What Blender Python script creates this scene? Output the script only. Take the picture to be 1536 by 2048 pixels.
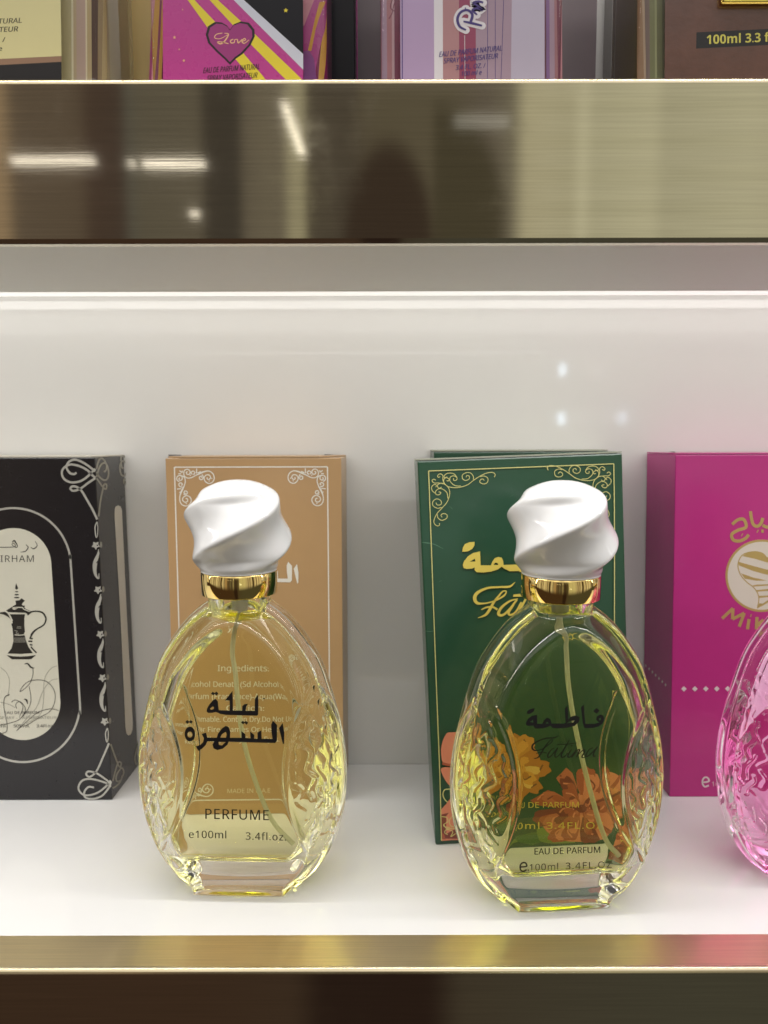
import bpy, bmesh, math, random
import numpy as np
from mathutils import Vector, Matrix, geometry

for o in list(bpy.data.objects):
    bpy.data.objects.remove(o)
SC = bpy.context.scene
COL = SC.collection
MM = 0.001

# ------------------------------------------------------------------ camera
FPX, PITCH, EYE, ROLL = 1500.0, math.radians(5.4), 0.167, math.radians(0.12)
cam_d = bpy.data.cameras.new("camera")
cam = bpy.data.objects.new("camera", cam_d)
COL.objects.link(cam)
cam.location = (0, 0, EYE)
cam.rotation_euler = (Matrix.Rotation(math.radians(90) - PITCH, 4, 'X') @ Matrix.Rotation(-ROLL, 4, 'Z')).to_euler()
cam_d.sensor_fit = 'VERTICAL'
cam_d.sensor_height = 36.0
cam_d.sensor_width = 27.0
cam_d.lens = FPX / 2048 * 36.0
cam_d.clip_start = 0.01
cam_d.clip_end = 50
cam_d.dof.use_dof = True
cam_d.dof.focus_distance = 0.268
cam_d.dof.aperture_fstop = 20
SC.camera = cam

# ------------------------------------------------------------------ view, render
SC.view_settings.view_transform = 'Standard'
SC.view_settings.look = 'None'
SC.view_settings.exposure = 0.0
SC.view_settings.gamma = 1.0
SC.view_settings.use_curve_mapping = False
SC.render.engine = 'CYCLES'
cy = SC.cycles
cy.use_denoising = True
try:
    cy.denoiser = 'OPENIMAGEDENOISE'
except Exception:
    pass
cy.max_bounces = 28
cy.diffuse_bounces = 5
cy.glossy_bounces = 10
cy.transmission_bounces = 26
cy.transparent_max_bounces = 12
cy.blur_glossy = 0.6
cy.sample_clamp_indirect = 0.0
cy.use_adaptive_sampling = True
cy.adaptive_threshold = 0.01


# ------------------------------------------------------------------ shader helpers
class NT:
    def __init__(s, tree):
        s.t = tree
        s.n = tree.nodes
        s.l = tree.links

    def node(s, typ, **kw):
        nd = s.n.new(typ)
        for k, v in kw.items():
            setattr(nd, k, v)
        return nd

    def put(s, sock, v):
        if hasattr(v, 'is_output'):
            s.l.new(v, sock)
        elif isinstance(v, (tuple, list)) and len(v) == 3 and sock.type == 'RGBA':
            sock.default_value = (*v, 1)
        else:
            sock.default_value = v

    def m(s, op, a, b=None, c=None):
        nd = s.node('ShaderNodeMath', operation=op)
        for i, v in enumerate((a, b, c)):
            if v is not None:
                s.put(nd.inputs[i], v)
        return nd.outputs[0]

    def step(s, v, a, b, lo=0.0, hi=1.0):
        nd = s.node('ShaderNodeMapRange', interpolation_type='SMOOTHSTEP')
        for i, x in enumerate((v, a, b, lo, hi)):
            s.put(nd.inputs[i], x)
        return nd.outputs[0]

    def band(s, v, a, b, e):
        return s.m('MULTIPLY', s.step(v, a - e, a + e), s.step(v, b - e, b + e, 1.0, 0.0))

    def mix(s, f, a, b):
        nd = s.node('ShaderNodeMix', data_type='RGBA')
        s.put(nd.inputs[0], f)
        s.put(nd.inputs[6], a)
        s.put(nd.inputs[7], b)
        return nd.outputs[2]

    def ramp(s, f, stops, interp='LINEAR'):
        nd = s.node('ShaderNodeValToRGB')
        s.put(nd.inputs[0], f)
        cr = nd.color_ramp
        cr.interpolation = interp
        while len(cr.elements) < len(stops):
            cr.elements.new(0.5)
        for e, (p, c) in zip(cr.elements, stops):
            e.position = p
            e.color = (*c, 1) if len(c) == 3 else c
        return nd.outputs[0]

    def noise(s, vec, scale, detail=3.0, rough=0.5):
        nd = s.node('ShaderNodeTexNoise')
        if vec is not None:
            s.put(nd.inputs['Vector'], vec)
        nd.inputs['Scale'].default_value = scale
        nd.inputs['Detail'].default_value = detail
        nd.inputs['Roughness'].default_value = rough
        return nd.outputs['Fac']

    def coord(s, kind='Object', scale=None):
        tc = s.node('ShaderNodeTexCoord').outputs[kind]
        if scale is None:
            return tc
        mp = s.node('ShaderNodeMapping')
        s.l.new(tc, mp.inputs['Vector'])
        mp.inputs['Scale'].default_value = scale
        return mp.outputs[0]

    def bump(s, h, strength, dist):
        nd = s.node('ShaderNodeBump')
        s.put(nd.inputs['Height'], h)
        nd.inputs['Strength'].default_value = strength
        nd.inputs['Distance'].default_value = dist
        return nd.outputs[0]


def srgb(r, g, b):
    return tuple((c / 255 / 12.92) if c / 255 <= 0.04045 else ((c / 255 + 0.055) / 1.055) ** 2.4 for c in (r, g, b))


# ------------------------------------------------------------------ world: the shop behind the photographer
W = bpy.data.worlds.new("World")
SC.world = W
W.use_nodes = True
wt = NT(W.node_tree)
wt.n.clear()
gen = wt.coord('Generated')
sep = wt.node('ShaderNodeSeparateXYZ')
wt.l.new(gen, sep.inputs[0])
dx, dy, dz = sep.outputs
ny = wt.m('MAXIMUM', wt.m('MULTIPLY', dy, -1.0), 0.04)
wa = wt.m('DIVIDE', dx, ny)          # tangent of the bearing, seen looking out of the shelf
wb = wt.m('DIVIDE', dz, ny)          # tangent of the elevation


def PA(px):
    return (px - 768) / FPX


A_LO, A_HI = PA(-300), PA(1836)


def stop(px, c):
    return ((PA(px) - A_LO) / (A_HI - A_LO), c)


k = 0.85
aisle = wt.ramp(wt.m('DIVIDE', wt.m('SUBTRACT', wa, A_LO), A_HI - A_LO), [
    stop(-300, (.30, .26, .20)), stop(-10, (.40, .28, .17)), stop(35, (.36, .26, .16)), stop(60, (.115, .085, .06)), stop(180, (.105, .075, .05)),
    stop(205, (.050, .024, .014)), stop(262, (.045, .022, .014)), stop(282, (.10, .10, .085)), stop(300, (.11, .098, .072)), stop(412, (.125, .11, .08)),
    stop(428, (.034, .026, .018)), stop(488, (.030, .024, .018)), stop(503, (.145, .125, .095)), stop(545, (.17, .15, .11)), stop(572, (.15, .13, .10)),
    stop(590, (.40, .38, .26)), stop(612, (.42, .40, .27)), stop(626, (.065, .052, .036)), stop(716, (.060, .048, .034)), stop(726, (.105, .088, .055)),
    stop(900, (.11, .095, .06)), stop(965, (.125, .105, .085)), stop(1015, (.18, .165, .125)), stop(1042, (.58, .56, .40)), stop(1130, (.50, .49, .34)),
    stop(1152, (.70, .70, .52)), stop(1172, (.52, .52, .37)), stop(1285, (.62, .62, .45)), stop(1310, (.50, .50, .36)), stop(1470, (.60, .60, .44)),
    stop(1600, (.55, .53, .40)), stop(1836, (.30, .28, .22))])
aisle = wt.mix(.10, aisle, (.42, .40, .36))
# soft shelf rows on the bright right side
rows = wt.m('MULTIPLY', wt.step(wa, PA(1040), PA(1090)), wt.m('MULTIPLY', wt.m('SINE', wt.m('MULTIPLY', wb, 74.0)), 0.16))
aisle = wt.mix(wt.m('ABSOLUTE', rows), aisle, (.85, .85, .72))
# the photographer's dark shape: a rounded head and shoulder
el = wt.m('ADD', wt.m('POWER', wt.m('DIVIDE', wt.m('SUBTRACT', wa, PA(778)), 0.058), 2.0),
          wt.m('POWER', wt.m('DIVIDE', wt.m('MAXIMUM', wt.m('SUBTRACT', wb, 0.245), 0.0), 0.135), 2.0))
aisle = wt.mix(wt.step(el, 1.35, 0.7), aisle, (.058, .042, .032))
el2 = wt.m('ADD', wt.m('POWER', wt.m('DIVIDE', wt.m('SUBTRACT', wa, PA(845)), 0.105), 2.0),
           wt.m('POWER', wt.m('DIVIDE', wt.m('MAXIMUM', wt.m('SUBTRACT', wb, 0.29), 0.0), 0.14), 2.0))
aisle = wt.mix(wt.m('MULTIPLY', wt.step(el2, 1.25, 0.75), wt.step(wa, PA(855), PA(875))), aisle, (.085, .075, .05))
# noise bands added at the sides, to reflect as streaks in the gold collars
brg = wt.m('ARCTAN2', dx, wt.m('MULTIPLY', dy, -1.0))
cmb = wt.node('ShaderNodeCombineXYZ')
wt.put(cmb.inputs[0], brg)
stn = wt.noise(cmb.outputs[0], 7.0, 2.5, .6)
stp = wt.ramp(stn, [(0.30, (.018, .013, .010)), (0.44, (.09, .07, .05)), (0.50, (.55, .50, .42)), (0.56, (.95, .90, .80)), (0.62, (.12, .09, .06)), (0.72, (.75, .66, .50))])
aisle = wt.mix(wt.step(wt.m('ABSOLUTE', wa), .58, .75), aisle, stp)
# floor and ceiling of the shop
floor_c = wt.mix(wt.step(wa, PA(300), PA(1500)), (.060, .036, .024), (.075, .073, .055))
floor_c = wt.mix(wt.band(wa, PA(600), PA(900), .03), floor_c, (.030, .018, .014))
room = wt.mix(wt.step(wb, -0.5, -0.02), floor_c, aisle)
ceil_n = wt.m('ADD', 0.78, wt.m('MULTIPLY', wt.m('SINE', wt.m('MULTIPLY', wa, 9.0)), 0.22))
ceil_c = wt.mix(wt.step(wa, -1.2, 1.4), (1.0, .96, .88), (1.0, .97, .98))
room = wt.mix(wt.step(dz, 0.40, 0.52), room, ceil_c)
gain = wt.m('ADD', 1.0, wt.m('MULTIPLY', wt.step(dz, 0.40, 0.52), wt.m('MULTIPLY', ceil_n, 1.0)))
gain = wt.m('SUBTRACT', gain, wt.step(dz, 0.40, 0.52))
gain = wt.m('MAXIMUM', gain, 0.0)
gain2 = wt.m('ADD', wt.step(dz, 0.40, 0.52, 1.0, 0.0), wt.m('MULTIPLY', wt.step(dz, 0.40, 0.52), wt.m('MULTIPLY', ceil_n, 1.8)))
bgs = wt.node('ShaderNodeBackground')
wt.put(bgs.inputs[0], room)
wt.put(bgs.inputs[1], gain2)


def tube(px0, px1, b0, b1, e, power, col=(1, .98, .95), slant=0.0):
    a = wa if not slant else wt.m('SUBTRACT', wa, wt.m('MULTIPLY', wt.m('SUBTRACT', wb, b0), slant))
    mk = wt.m('MULTIPLY', wt.band(a, PA(px0), PA(px1), e), wt.band(wb, b0, b1, e))
    b = wt.node('ShaderNodeBackground')
    b.inputs[0].default_value = (*col, 1)
    wt.put(b.inputs[1], wt.m('MULTIPLY', mk, power))
    return b.outputs[0]


acc = bgs.outputs[0]
for tb in (tube(52, 214, .356, .361, .003, 3.4), tube(276, 292, .352, .357, .003, 2.4), tube(305, 425, .352, .357, .003, 3.4),
           tube(394, 411, .290, .295, .003, 3.2), tube(608, 618, .365, .43, .005, 2.6, slant=-.36),
           tube(905, 1010, .40, .412, .007, .35, (.9, .95, 1)),
           tube(1116, 1126, .086, .100, .003, 22.0, (.62, .82, 1)), tube(1115, 1126, .022, .036, .003, 22.0, (.62, .82, 1)),
           tube(1238, 1248, .023, .037, .003, 22.0, (.62, .78, 1)), tube(1175, 1205, .088, .098, .006, 1.4, (1, .95, .95)),
           tube(1128, 1236, .024, .036, .006, 1.0, (.95, 1, .97))):
    ad = wt.node('ShaderNodeAddShader')
    wt.l.new(acc, ad.inputs[0])
    wt.l.new(tb, ad.inputs[1])
    acc = ad.outputs[0]
wo = wt.node('ShaderNodeOutputWorld')
wt.l.new(acc, wo.inputs[0])


# ------------------------------------------------------------------ lamps: LED strips under the upper shelf, and an added lamp above it
def area(name, loc, rot, sx, sy, watts, col, spread=180):
    ld = bpy.data.lights.new(name, 'AREA')
    ld.shape = 'RECTANGLE'
    ld.size, ld.size_y = sx, sy
    ld.energy = watts
    ld.color = col
    ld.spread = math.radians(spread)
    lo = bpy.data.objects.new(name, ld)
    COL.objects.link(lo)
    lo.location = loc
    lo.rotation_euler = rot
    return lo


Y_LIP, Y_WALL = 0.2233, 0.376
Z_UND = EYE + 0.0605           # underside of the upper shelf
Z_LIP0, Z_LIP1 = EYE + 0.0572, EYE + 0.1027
area("led_strip_front", (0, Y_LIP + 0.0125, Z_UND - 0.0008), (0, 0, 0), 1.5, 0.007, 1.06, (1.0, .985, .96), 168)
area("led_strip_cove", (0, 0.332, Z_UND + 0.014), (math.radians(22), 0, 0), 1.5, 0.008, 0.25, (1.0, .97, .92))
area("added_strip_upper", (0, Y_LIP + 0.012, Z_LIP1 + 0.205), (math.radians(10), 0, 0), 1.5, 0.007, 1.8, (1.0, .96, .90))  # unseen lamp, added to brighten the stock on the upper shelf


# ------------------------------------------------------------------ pixel <-> place helpers (tracing onto real surfaces)
CP, SP = math.cos(PITCH), math.sin(PITCH)
CR, SR = math.cos(ROLL), math.sin(ROLL)


def project(P):
    P = np.asarray(P, float)
    x = P[:, 0]
    q = P[:, 2] - EYE
    dep = P[:, 1] * CP - q * SP
    up = P[:, 1] * SP + q * CP
    u, v = x / dep, up / dep
    return np.stack([768 + FPX * (u * CR + v * SR), 1024 - FPX * (v * CR - u * SR)], 1)


def ray_at(px, py, Y):
    u0, v0 = (px - 768) / FPX, (1024 - py) / FPX
    u, v = u0 * CR - v0 * SR, v0 * CR + u0 * SR
    d = Vector((u, CP + v * SP, -SP + v * CP))
    return Vector((0, 0, EYE)) + d * (Y / d.y)


def invert(surf, pts, guess=(0.5, 0.5), it=9):
    """parameters (s, t) of surf whose picture falls on pts"""
    pts = np.asarray(pts, float)
    st = np.tile(np.asarray(guess, float), (len(pts), 1))
    h = 1e-3
    for _ in range(it):
        p0 = project(surf(st))
        ps = project(surf(st + [h, 0]))
        pt = project(surf(st + [0, h]))
        js, jt = (ps - p0) / h, (pt - p0) / h
        r = pts - p0
        det = js[:, 0] * jt[:, 1] - js[:, 1] * jt[:, 0]
        ds = (r[:, 0] * jt[:, 1] - r[:, 1] * jt[:, 0]) / det
        dt = (js[:, 0] * r[:, 1] - js[:, 1] * r[:, 0]) / det
        st = st + np.clip(np.stack([ds, dt], 1), -0.6, 0.6)
    return st


# ------------------------------------------------------------------ object helpers
def link(o, parent=None):
    COL.objects.link(o)
    if parent is not None:
        o.parent = parent
    return o


def tag(o, label, cat=None, group=None, kind=None):
    o['label'] = label
    if cat:
        o['category'] = cat
    if group:
        o['group'] = group
    if kind:
        o['kind'] = kind
    return o


def thing(name, label, cat, loc=(0, 0, 0), rz=0.0, group=None):
    o = bpy.data.objects.new(name, None)
    o.empty_display_size = 0.01
    link(o)
    o.location = loc
    o.rotation_euler = (0, 0, rz)
    return tag(o, label, cat, group)


def mesh_obj(name, verts, faces, mats, parent=None, smooth=False, mat_idx=None):
    me = bpy.data.meshes.new(name)
    me.from_pydata([tuple(v) for v in verts], [], [tuple(f) for f in faces])
    for mm_ in (mats if isinstance(mats, (list, tuple)) else [mats]):
        me.materials.append(mm_)
    if mat_idx is not None:
        me.polygons.foreach_set('material_index', mat_idx)
    if smooth:
        me.polygons.foreach_set('use_smooth', [True] * len(me.polygons))
    me.update()
    return link(bpy.data.objects.new(name, me), parent)


def bm_obj(name, bm, mats, parent=None, smooth=False):
    me = bpy.data.meshes.new(name)
    bm.normal_update()
    bm.to_mesh(me)
    bm.free()
    for mm_ in (mats if isinstance(mats, (list, tuple)) else [mats]):
        me.materials.append(mm_)
    if smooth:
        me.polygons.foreach_set('use_smooth', [True] * len(me.polygons))
    return link(bpy.data.objects.new(name, me), parent)


def hexa(bm, c8, bevel=0.0, seg=2):
    """box from 8 corners: front bottom l,r, front top r,l then the same at the back"""
    vs = [bm.verts.new(c) for c in c8]
    fs = [(0, 1, 2, 3), (5, 4, 7, 6), (4, 0, 3, 7), (1, 5, 6, 2), (3, 2, 6, 7), (4, 5, 1, 0)]
    nf = [bm.faces.new([vs[i] for i in f]) for f in fs]
    if bevel:
        es = list({e for f in nf for e in f.edges})
        bmesh.ops.bevel(bm, geom=es, offset=bevel, segments=seg, profile=0.6, affect='EDGES', clamp_overlap=True)


def box_c8(x0, x1, y0, y1, z0, z1):
    return [(x0, y0, z0), (x1, y0, z0), (x1, y0, z1), (x0, y0, z1), (x0, y1, z0), (x1, y1, z0), (x1, y1, z1), (x0, y1, z1)]


def box_obj(name, x0, x1, y0, y1, z0, z1, mat, parent=None, bevel=0.0, smooth=False, seg=2):
    bm = bmesh.new()
    hexa(bm, box_c8(x0, x1, y0, y1, z0, z1), bevel, seg)
    return bm_obj(name, bm, mat, parent, smooth)


def revolve(name, prof, mat, parent, n=72, rfun=None, smooth=True, close=True):
    """prof: (r, z) pairs bottom to top"""
    V, F = [], []
    for (r, z) in prof:
        for i in range(n):
            a = 2 * math.pi * i / n
            rr = r if rfun is None else rfun(r, z, a)
            V.append((rr * math.sin(a), -rr * math.cos(a), z))
    for j in range(len(prof) - 1):
        for i in range(n):
            k2 = (i + 1) % n
            F.append((j * n + i, j * n + k2, (j + 1) * n + k2, (j + 1) * n + i))
    if close:
        F.append(tuple(reversed(range(n))))
        F.append(tuple((len(prof) - 1) * n + i for i in range(n)))
    return mesh_obj(name, V, F, mat, parent, smooth)


def tube_mesh(pts, r, n=12, res=6):
    P = catmull([(*p,) for p in pts], res)
    V, F = [], []
    for i, p in enumerate(P):
        a = np.array(P[max(i - 1, 0)][:3])
        b = np.array(P[min(i + 1, len(P) - 1)][:3])
        t = b - a
        t /= np.linalg.norm(t)
        e1 = np.cross(t, (0, 1, 0.01))
        e1 /= np.linalg.norm(e1)
        e2 = np.cross(t, e1)
        for j in range(n):
            an = 2 * math.pi * j / n
            V.append(np.array(p[:3]) + r * (math.cos(an) * e1 + math.sin(an) * e2))
    for i in range(len(P) - 1):
        for j in range(n):
            k2 = (j + 1) % n
            F.append((i * n + j, i * n + k2, (i + 1) * n + k2, (i + 1) * n + j))
    F.append(tuple(reversed(range(n))))
    F.append(tuple((len(P) - 1) * n + j for j in range(n)))
    return V, F


def catmull(pts, res=8):
    P = [np.array(p, float) for p in pts]
    if len(P) < 3:
        return P
    out = []
    for i in range(len(P) - 1):
        p0 = P[i - 1] if i > 0 else 2 * P[0] - P[1]
        p1, p2 = P[i], P[i + 1]
        p3 = P[i + 2] if i + 2 < len(P) else 2 * P[-1] - P[-2]
        for k2 in range(res):
            t = k2 / res
            out.append(0.5 * ((2 * p1) + (-p0 + p2) * t + (2 * p0 - 5 * p1 + 4 * p2 - p3) * t * t + (-p0 + 3 * p1 - 3 * p2 + p3) * t ** 3))
    out.append(P[-1])
    return out


def sans(txt, bold):
    """the plain sans serif letters of the built-in fallback font"""
    cap, low, dig = (0x1D5D4, 0x1D5EE, 0x1D7EC) if bold else (0x1D5A0, 0x1D5BA, 0x1D7E2)
    out = ''
    for ch in txt:
        if 'A' <= ch <= 'Z':
            out += chr(cap + ord(ch) - 65)
        elif 'a' <= ch <= 'z':
            out += chr(low + ord(ch) - 97)
        elif '0' <= ch <= '9':
            out += chr(dig + ord(ch) - 48)
        else:
            out += ch
    return out


class Art:
    """flat printed artwork: filled outlines, pen strokes and lettering drawn in 2D, later laid on a surface"""

    def __init__(s):
        s.items = []     # (verts Nx2, faces, colour key, section)
        s.cur = None
        s.under = {}

    def sect(s, name, under=None):
        s.cur = name
        if under:
            s.under[name] = under

    def poly(s, loops, col, smooth=False, tf=None):
        if not isinstance(loops[0][0], (tuple, list, np.ndarray)):
            loops = [loops]
        L = []
        for lp in loops:
            if smooth:
                lp = list(lp)
                q = catmull([lp[-1]] + lp + [lp[0], lp[1]], 6)
                lp = q[6:-6 - 1] if len(q) > 14 else q
            L.append([tuple(p[:2]) if tf is None else tf(p[0], p[1]) for p in lp])
        tris = geometry.tessellate_polygon([[Vector((x, y, 0)) for x, y in lp] for lp in L])
        s.items.append((np.array([p for lp in L for p in lp]), [tuple(t) for t in tris], col, s.cur))

    def stroke(s, pts, w, col, tf=None, res=7, closed=False):
        q = [(p[0], p[1], p[2] if len(p) > 2 else w) for p in pts]
        if closed:
            q = q + [q[0]]
        P = np.array(catmull(q, res))
        if tf is not None:
            xy = np.array([tf(x, y) for x, y in P[:, :2]])
            sc = np.linalg.norm(np.subtract(tf(1, 0), tf(0, 0)))
        else:
            xy, sc = P[:, :2], 1.0
        t = np.gradient(xy, axis=0)
        t /= (np.linalg.norm(t, axis=1)[:, None] + 1e-9)
        nrm = np.stack([-t[:, 1], t[:, 0]], 1) * (P[:, 2:3] * sc / 2)
        n = len(xy)
        V = np.concatenate([xy + nrm, xy - nrm])
        s.items.append((V, [(i, i + 1, n + i + 1, n + i) for i in range(n - 1)], col, s.cur))

    def disc(s, cx, cy_, rx, ry, col, n=28, rot=0.0, tf=None):
        s.poly([(cx + rx * math.cos(a) * math.cos(rot) - ry * math.sin(a) * math.sin(rot),
                 cy_ + rx * math.cos(a) * math.sin(rot) + ry * math.sin(a) * math.cos(rot)) for a in np.linspace(0, 2 * math.pi, n, endpoint=False)], col, tf=tf)

    def ring(s, cx, cy_, rx, ry, w, col, n=48):
        s.stroke([(cx + rx * math.cos(a), cy_ + ry * math.sin(a)) for a in np.linspace(0, 2 * math.pi, n)], w, col, res=2)

    def text(s, txt, x0, x1, ybase, cap, col, slope=0.0, slant=0.0, bold=0.0, spacing=1.0):
        """picture lettering: from x0 to x1, capital height cap, baseline at ybase + slope*(x-x0); y runs down"""
        cu = bpy.data.curves.new('lettering', 'FONT')
        cu.body = sans(txt, bold > 0.013)
        cu.size = 1.0
        cu.space_character = spacing
        ob = bpy.data.objects.new('lettering', cu)
        COL.objects.link(ob)
        dg = bpy.context.evaluated_depsgraph_get()
        me = bpy.data.meshes.new_from_object(ob.evaluated_get(dg))
        V = np.array([v.co[:2] for v in me.vertices])
        F = [tuple(p.vertices) for p in me.polygons]
        bpy.data.objects.remove(ob)
        bpy.data.curves.remove(cu)
        bpy.data.meshes.remove(me)
        xa, xb = V[:, 0].min(), V[:, 0].max()
        X = (V[:, 0] - xa) / (xb - xa) * (x1 - x0)
        Yv = V[:, 1] / 0.714 * cap
        for sh_ in ((0.0,) if not 0 < bold <= 0.013 else (-1.0, 1.0)):
            q = sh_ * bold * cap * 1.6
            s.items.append((np.stack([x0 + X + Yv * slant + q, ybase + slope * X - Yv], 1), F, col, s.cur))

    def lay(s, name, surf, cols, parent, px=True, guess=(0.5, 0.5), post=None, lift=0.00006, inv=None):
        """px: artwork is in picture coordinates and is inverted onto surf(st) -> local positions"""
        made = {}
        secs = []
        for it in s.items:
            if it[3] not in secs:
                secs.append(it[3])
        for sec in secs:
            V, F, MI, L, used = [], [], [], [], []
            n = 0
            for i, (v, f, c, sc_) in enumerate(s.items):
                if sc_ != sec:
                    continue
                if c not in used:
                    used.append(c)
                V.append(v)
                F += [tuple(a + n for a in fc) for fc in f]
                MI += [used.index(c)] * len(f)
                L.append(np.full(len(v), lift + 0.000004 * i))
                n += len(v)
            V = np.concatenate(V)
            L = np.concatenate(L)
            st = invert(surf, V, guess) if px else V
            P0 = surf(st)
            h = 1e-3
            nn = np.cross(surf(st + [h, 0]) - P0, surf(st + [0, h]) - P0)
            nn /= np.linalg.norm(nn, axis=1)[:, None]
            P = P0 + nn * L[:, None]
            mi = np.array(parent.matrix_world.inverted())
            P = P @ mi[:3, :3].T + mi[:3, 3]
            par = made.get(s.under.get(sec), parent)
            o = mesh_obj((sec or name).split('#')[0], P, F, [cols[c] for c in used], par, mat_idx=MI)
            bm = bmesh.new()
            bm.from_mesh(o.data)
            fl = [fc for fc in bm.faces if fc.calc_area() < 1e-14]
            if fl:
                bmesh.ops.delete(bm, geom=fl, context='FACES')
            bm.to_mesh(o.data)
            bm.free()
            made[sec] = o
        return made


def quad_surf(c00, c10, c11, c01):
    c00, c10, c11, c01 = [np.array(c, float) for c in (c00, c10, c11, c01)]

    def f(st):
        s_, t = st[:, :1], st[:, 1:2]
        return (c00 * (1 - s_) * (1 - t) + c10 * s_ * (1 - t) + c11 * s_ * t + c01 * (1 - s_) * t)
    return f


# ------------------------------------------------------------------ materials
def new_mat(name):
    m = bpy.data.materials.new(name)
    m.use_nodes = True
    nt = NT(m.node_tree)
    bsdf = nt.n.get('Principled BSDF')
    return m, nt, bsdf


def paper(name, col, rough=0.42, coat=0.0, grain=0.04, spec=0.5, metal=0.0, bump=0.0):
    m, nt, b = new_mat(name)
    co = nt.coord('Object')
    n1 = nt.noise(co, 90.0, 4.0, 0.6)
    f = nt.m('ADD', 1.0 - grain, nt.m('MULTIPLY', n1, grain * 2))
    c = nt.node('ShaderNodeVectorMath', operation='SCALE')
    c.inputs[0].default_value = col
    nt.put(c.inputs['Scale'], f)
    nt.l.new(c.outputs[0], b.inputs['Base Color'])
    n2 = nt.noise(co, 260.0, 2.0, 0.5)
    nt.put(b.inputs['Roughness'], nt.m('ADD', rough * 0.85, nt.m('MULTIPLY', n2, rough * 0.30)))
    n3 = nt.noise(co, 13.0, 4.0, 0.65)
    if rough < 0.2:
        sm_ = nt.step(n3, .52, .72, 0.0, 0.09)
        nt.put(b.inputs['Roughness'], nt.m('ADD', sm_, nt.m('ADD', rough * 0.85, nt.m('MULTIPLY', n2, rough * 0.30))))
    b.inputs['Specular IOR Level'].default_value = spec
    b.inputs['Metallic'].default_value = metal
    b.inputs['Coat Weight'].default_value = coat
    b.inputs['Coat Roughness'].default_value = 0.12
    if bump:
        nt.l.new(nt.bump(nt.noise(co, 34.0, 3.0, 0.5), bump, 0.002), b.inputs['Normal'])
    return m


def glass(name, ior, col=(1, 1, 1), rough=0.0, absorb=None, dens=0.0, bump=0.0):
    m, nt, b = new_mat(name)
    nt.n.remove(b)
    g = nt.node('ShaderNodeBsdfGlass')
    g.inputs['Color'].default_value = (*col, 1)
    g.inputs['IOR'].default_value = ior
    g.inputs['Roughness'].default_value = rough
    out = nt.n.get('Material Output')
    nt.l.new(g.outputs[0], out.inputs['Surface'])
    if absorb:
        v = nt.node('ShaderNodeVolumeAbsorption')
        v.inputs['Color'].default_value = (*absorb, 1)
        v.inputs['Density'].default_value = dens
        nt.l.new(v.outputs[0], out.inputs['Volume'])
    if bump:
        nt.l.new(nt.bump(nt.noise(nt.coord('Object'), 120.0, 2.0, 0.5), bump, 0.0006), g.inputs['Normal'])
    return m


def brushed(name, col, rough=0.10, streak=0.5):
    m, nt, b = new_mat(name)
    co = nt.coord('Object', (22.0, 1500.0, 1500.0))
    n1 = nt.noise(co, 1.0, 2.0, 0.6)
    co2 = nt.coord('Object', (60.0, 500.0, 500.0))
    n2 = nt.noise(co2, 1.0, 3.0, 0.6)
    b.inputs['Metallic'].default_value = 1.0
    cc = nt.mix(n1, tuple(c * 0.82 for c in col), tuple(min(1, c * 1.15) for c in col))
    nt.l.new(cc, b.inputs['Base Color'])
    n3 = nt.noise(nt.coord('Object'), 26.0, 5.0, 0.62)
    nt.put(b.inputs['Roughness'], nt.m('ADD', nt.step(n3, .55, .74, 0.0, 0.07), nt.m('ADD', rough, nt.m('MULTIPLY', n2, 0.04))))
    hsum = nt.m('ADD', n1, nt.m('MULTIPLY', n2, 0.6))
    nt.l.new(nt.bump(hsum, streak, 0.00004), b.inputs['Normal'])
    return m


def plain(name, col, rough=0.5, metal=0.0, spec=0.5, coat=0.0, emit=None, sss=0.0):
    m, nt, b = new_mat(name)
    b.inputs['Base Color'].default_value = (*col, 1)
    n2 = nt.noise(nt.coord('Object'), 150.0, 2.0, 0.5)
    nt.put(b.inputs['Roughness'], nt.m('ADD', max(rough - 0.03, 0.0), nt.m('MULTIPLY', n2, 0.05)))
    b.inputs['Metallic'].default_value = metal
    b.inputs['Specular IOR Level'].default_value = spec
    b.inputs['Coat Weight'].default_value = coat
    if sss:
        b.inputs['Subsurface Weight'].default_value = sss
        b.inputs['Subsurface Radius'].default_value = (1, .9, .8)
        b.inputs['Subsurface Scale'].default_value = 0.002
    if emit:
        b.inputs['Emission Color'].default_value = (*emit[0], 1)
        b.inputs['Emission Strength'].default_value = emit[1]
    return m


M_WALL = paper('white_lacquer_wall', (.775, .77, .76), 0.045, 0.0, 0.012, 0.45)
M_SHELF = paper('white_lacquer_shelf', (.82, .82, .82), 0.11, 0.0, 0.012, 0.5)
M_UNDER = paper('white_underside', (.74, .735, .70), 0.45, 0.0, 0.012)
M_BRASS = brushed('brushed_champagne_metal', (.64, .58, .46), 0.03, 0.045)
M_BRASS_EDGE = brushed('polished_metal_edge', (.62, .53, .36), 0.22, 0.2)
M_STRIP = brushed('satin_brass_ledge', (.78, .64, .39), 0.36, 0.12)
M_LED = plain('led_diffuser', (.9, .9, .88), 0.5, emit=((1, .97, .93), 0.66))
M_GLASS = glass('clear_glass', 1.5)
M_AIR = glass('air_pocket', 1.0 / 1.5)
M_CAP = plain('white_gloss_plastic', (.74, .74, .75), 0.14, spec=0.5, coat=0.3, sss=0.15)
M_GOLD = plain('mirror_gold', (.87, .66, .26), 0.05, metal=1.0)
M_INK = plain('black_ink', (.008, .007, .010), 0.35)
M_TUBE, _nt, _b = new_mat('translucent_tube')
_b.inputs['Base Color'].default_value = (.90, .92, .84, 1)
_b.inputs['Roughness'].default_value = 0.4
_tr = _nt.node('ShaderNodeBsdfTransparent')
_tl = _nt.node('ShaderNodeBsdfTranslucent')
_tl.inputs[0].default_value = (.95, .97, .90, 1)
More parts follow.
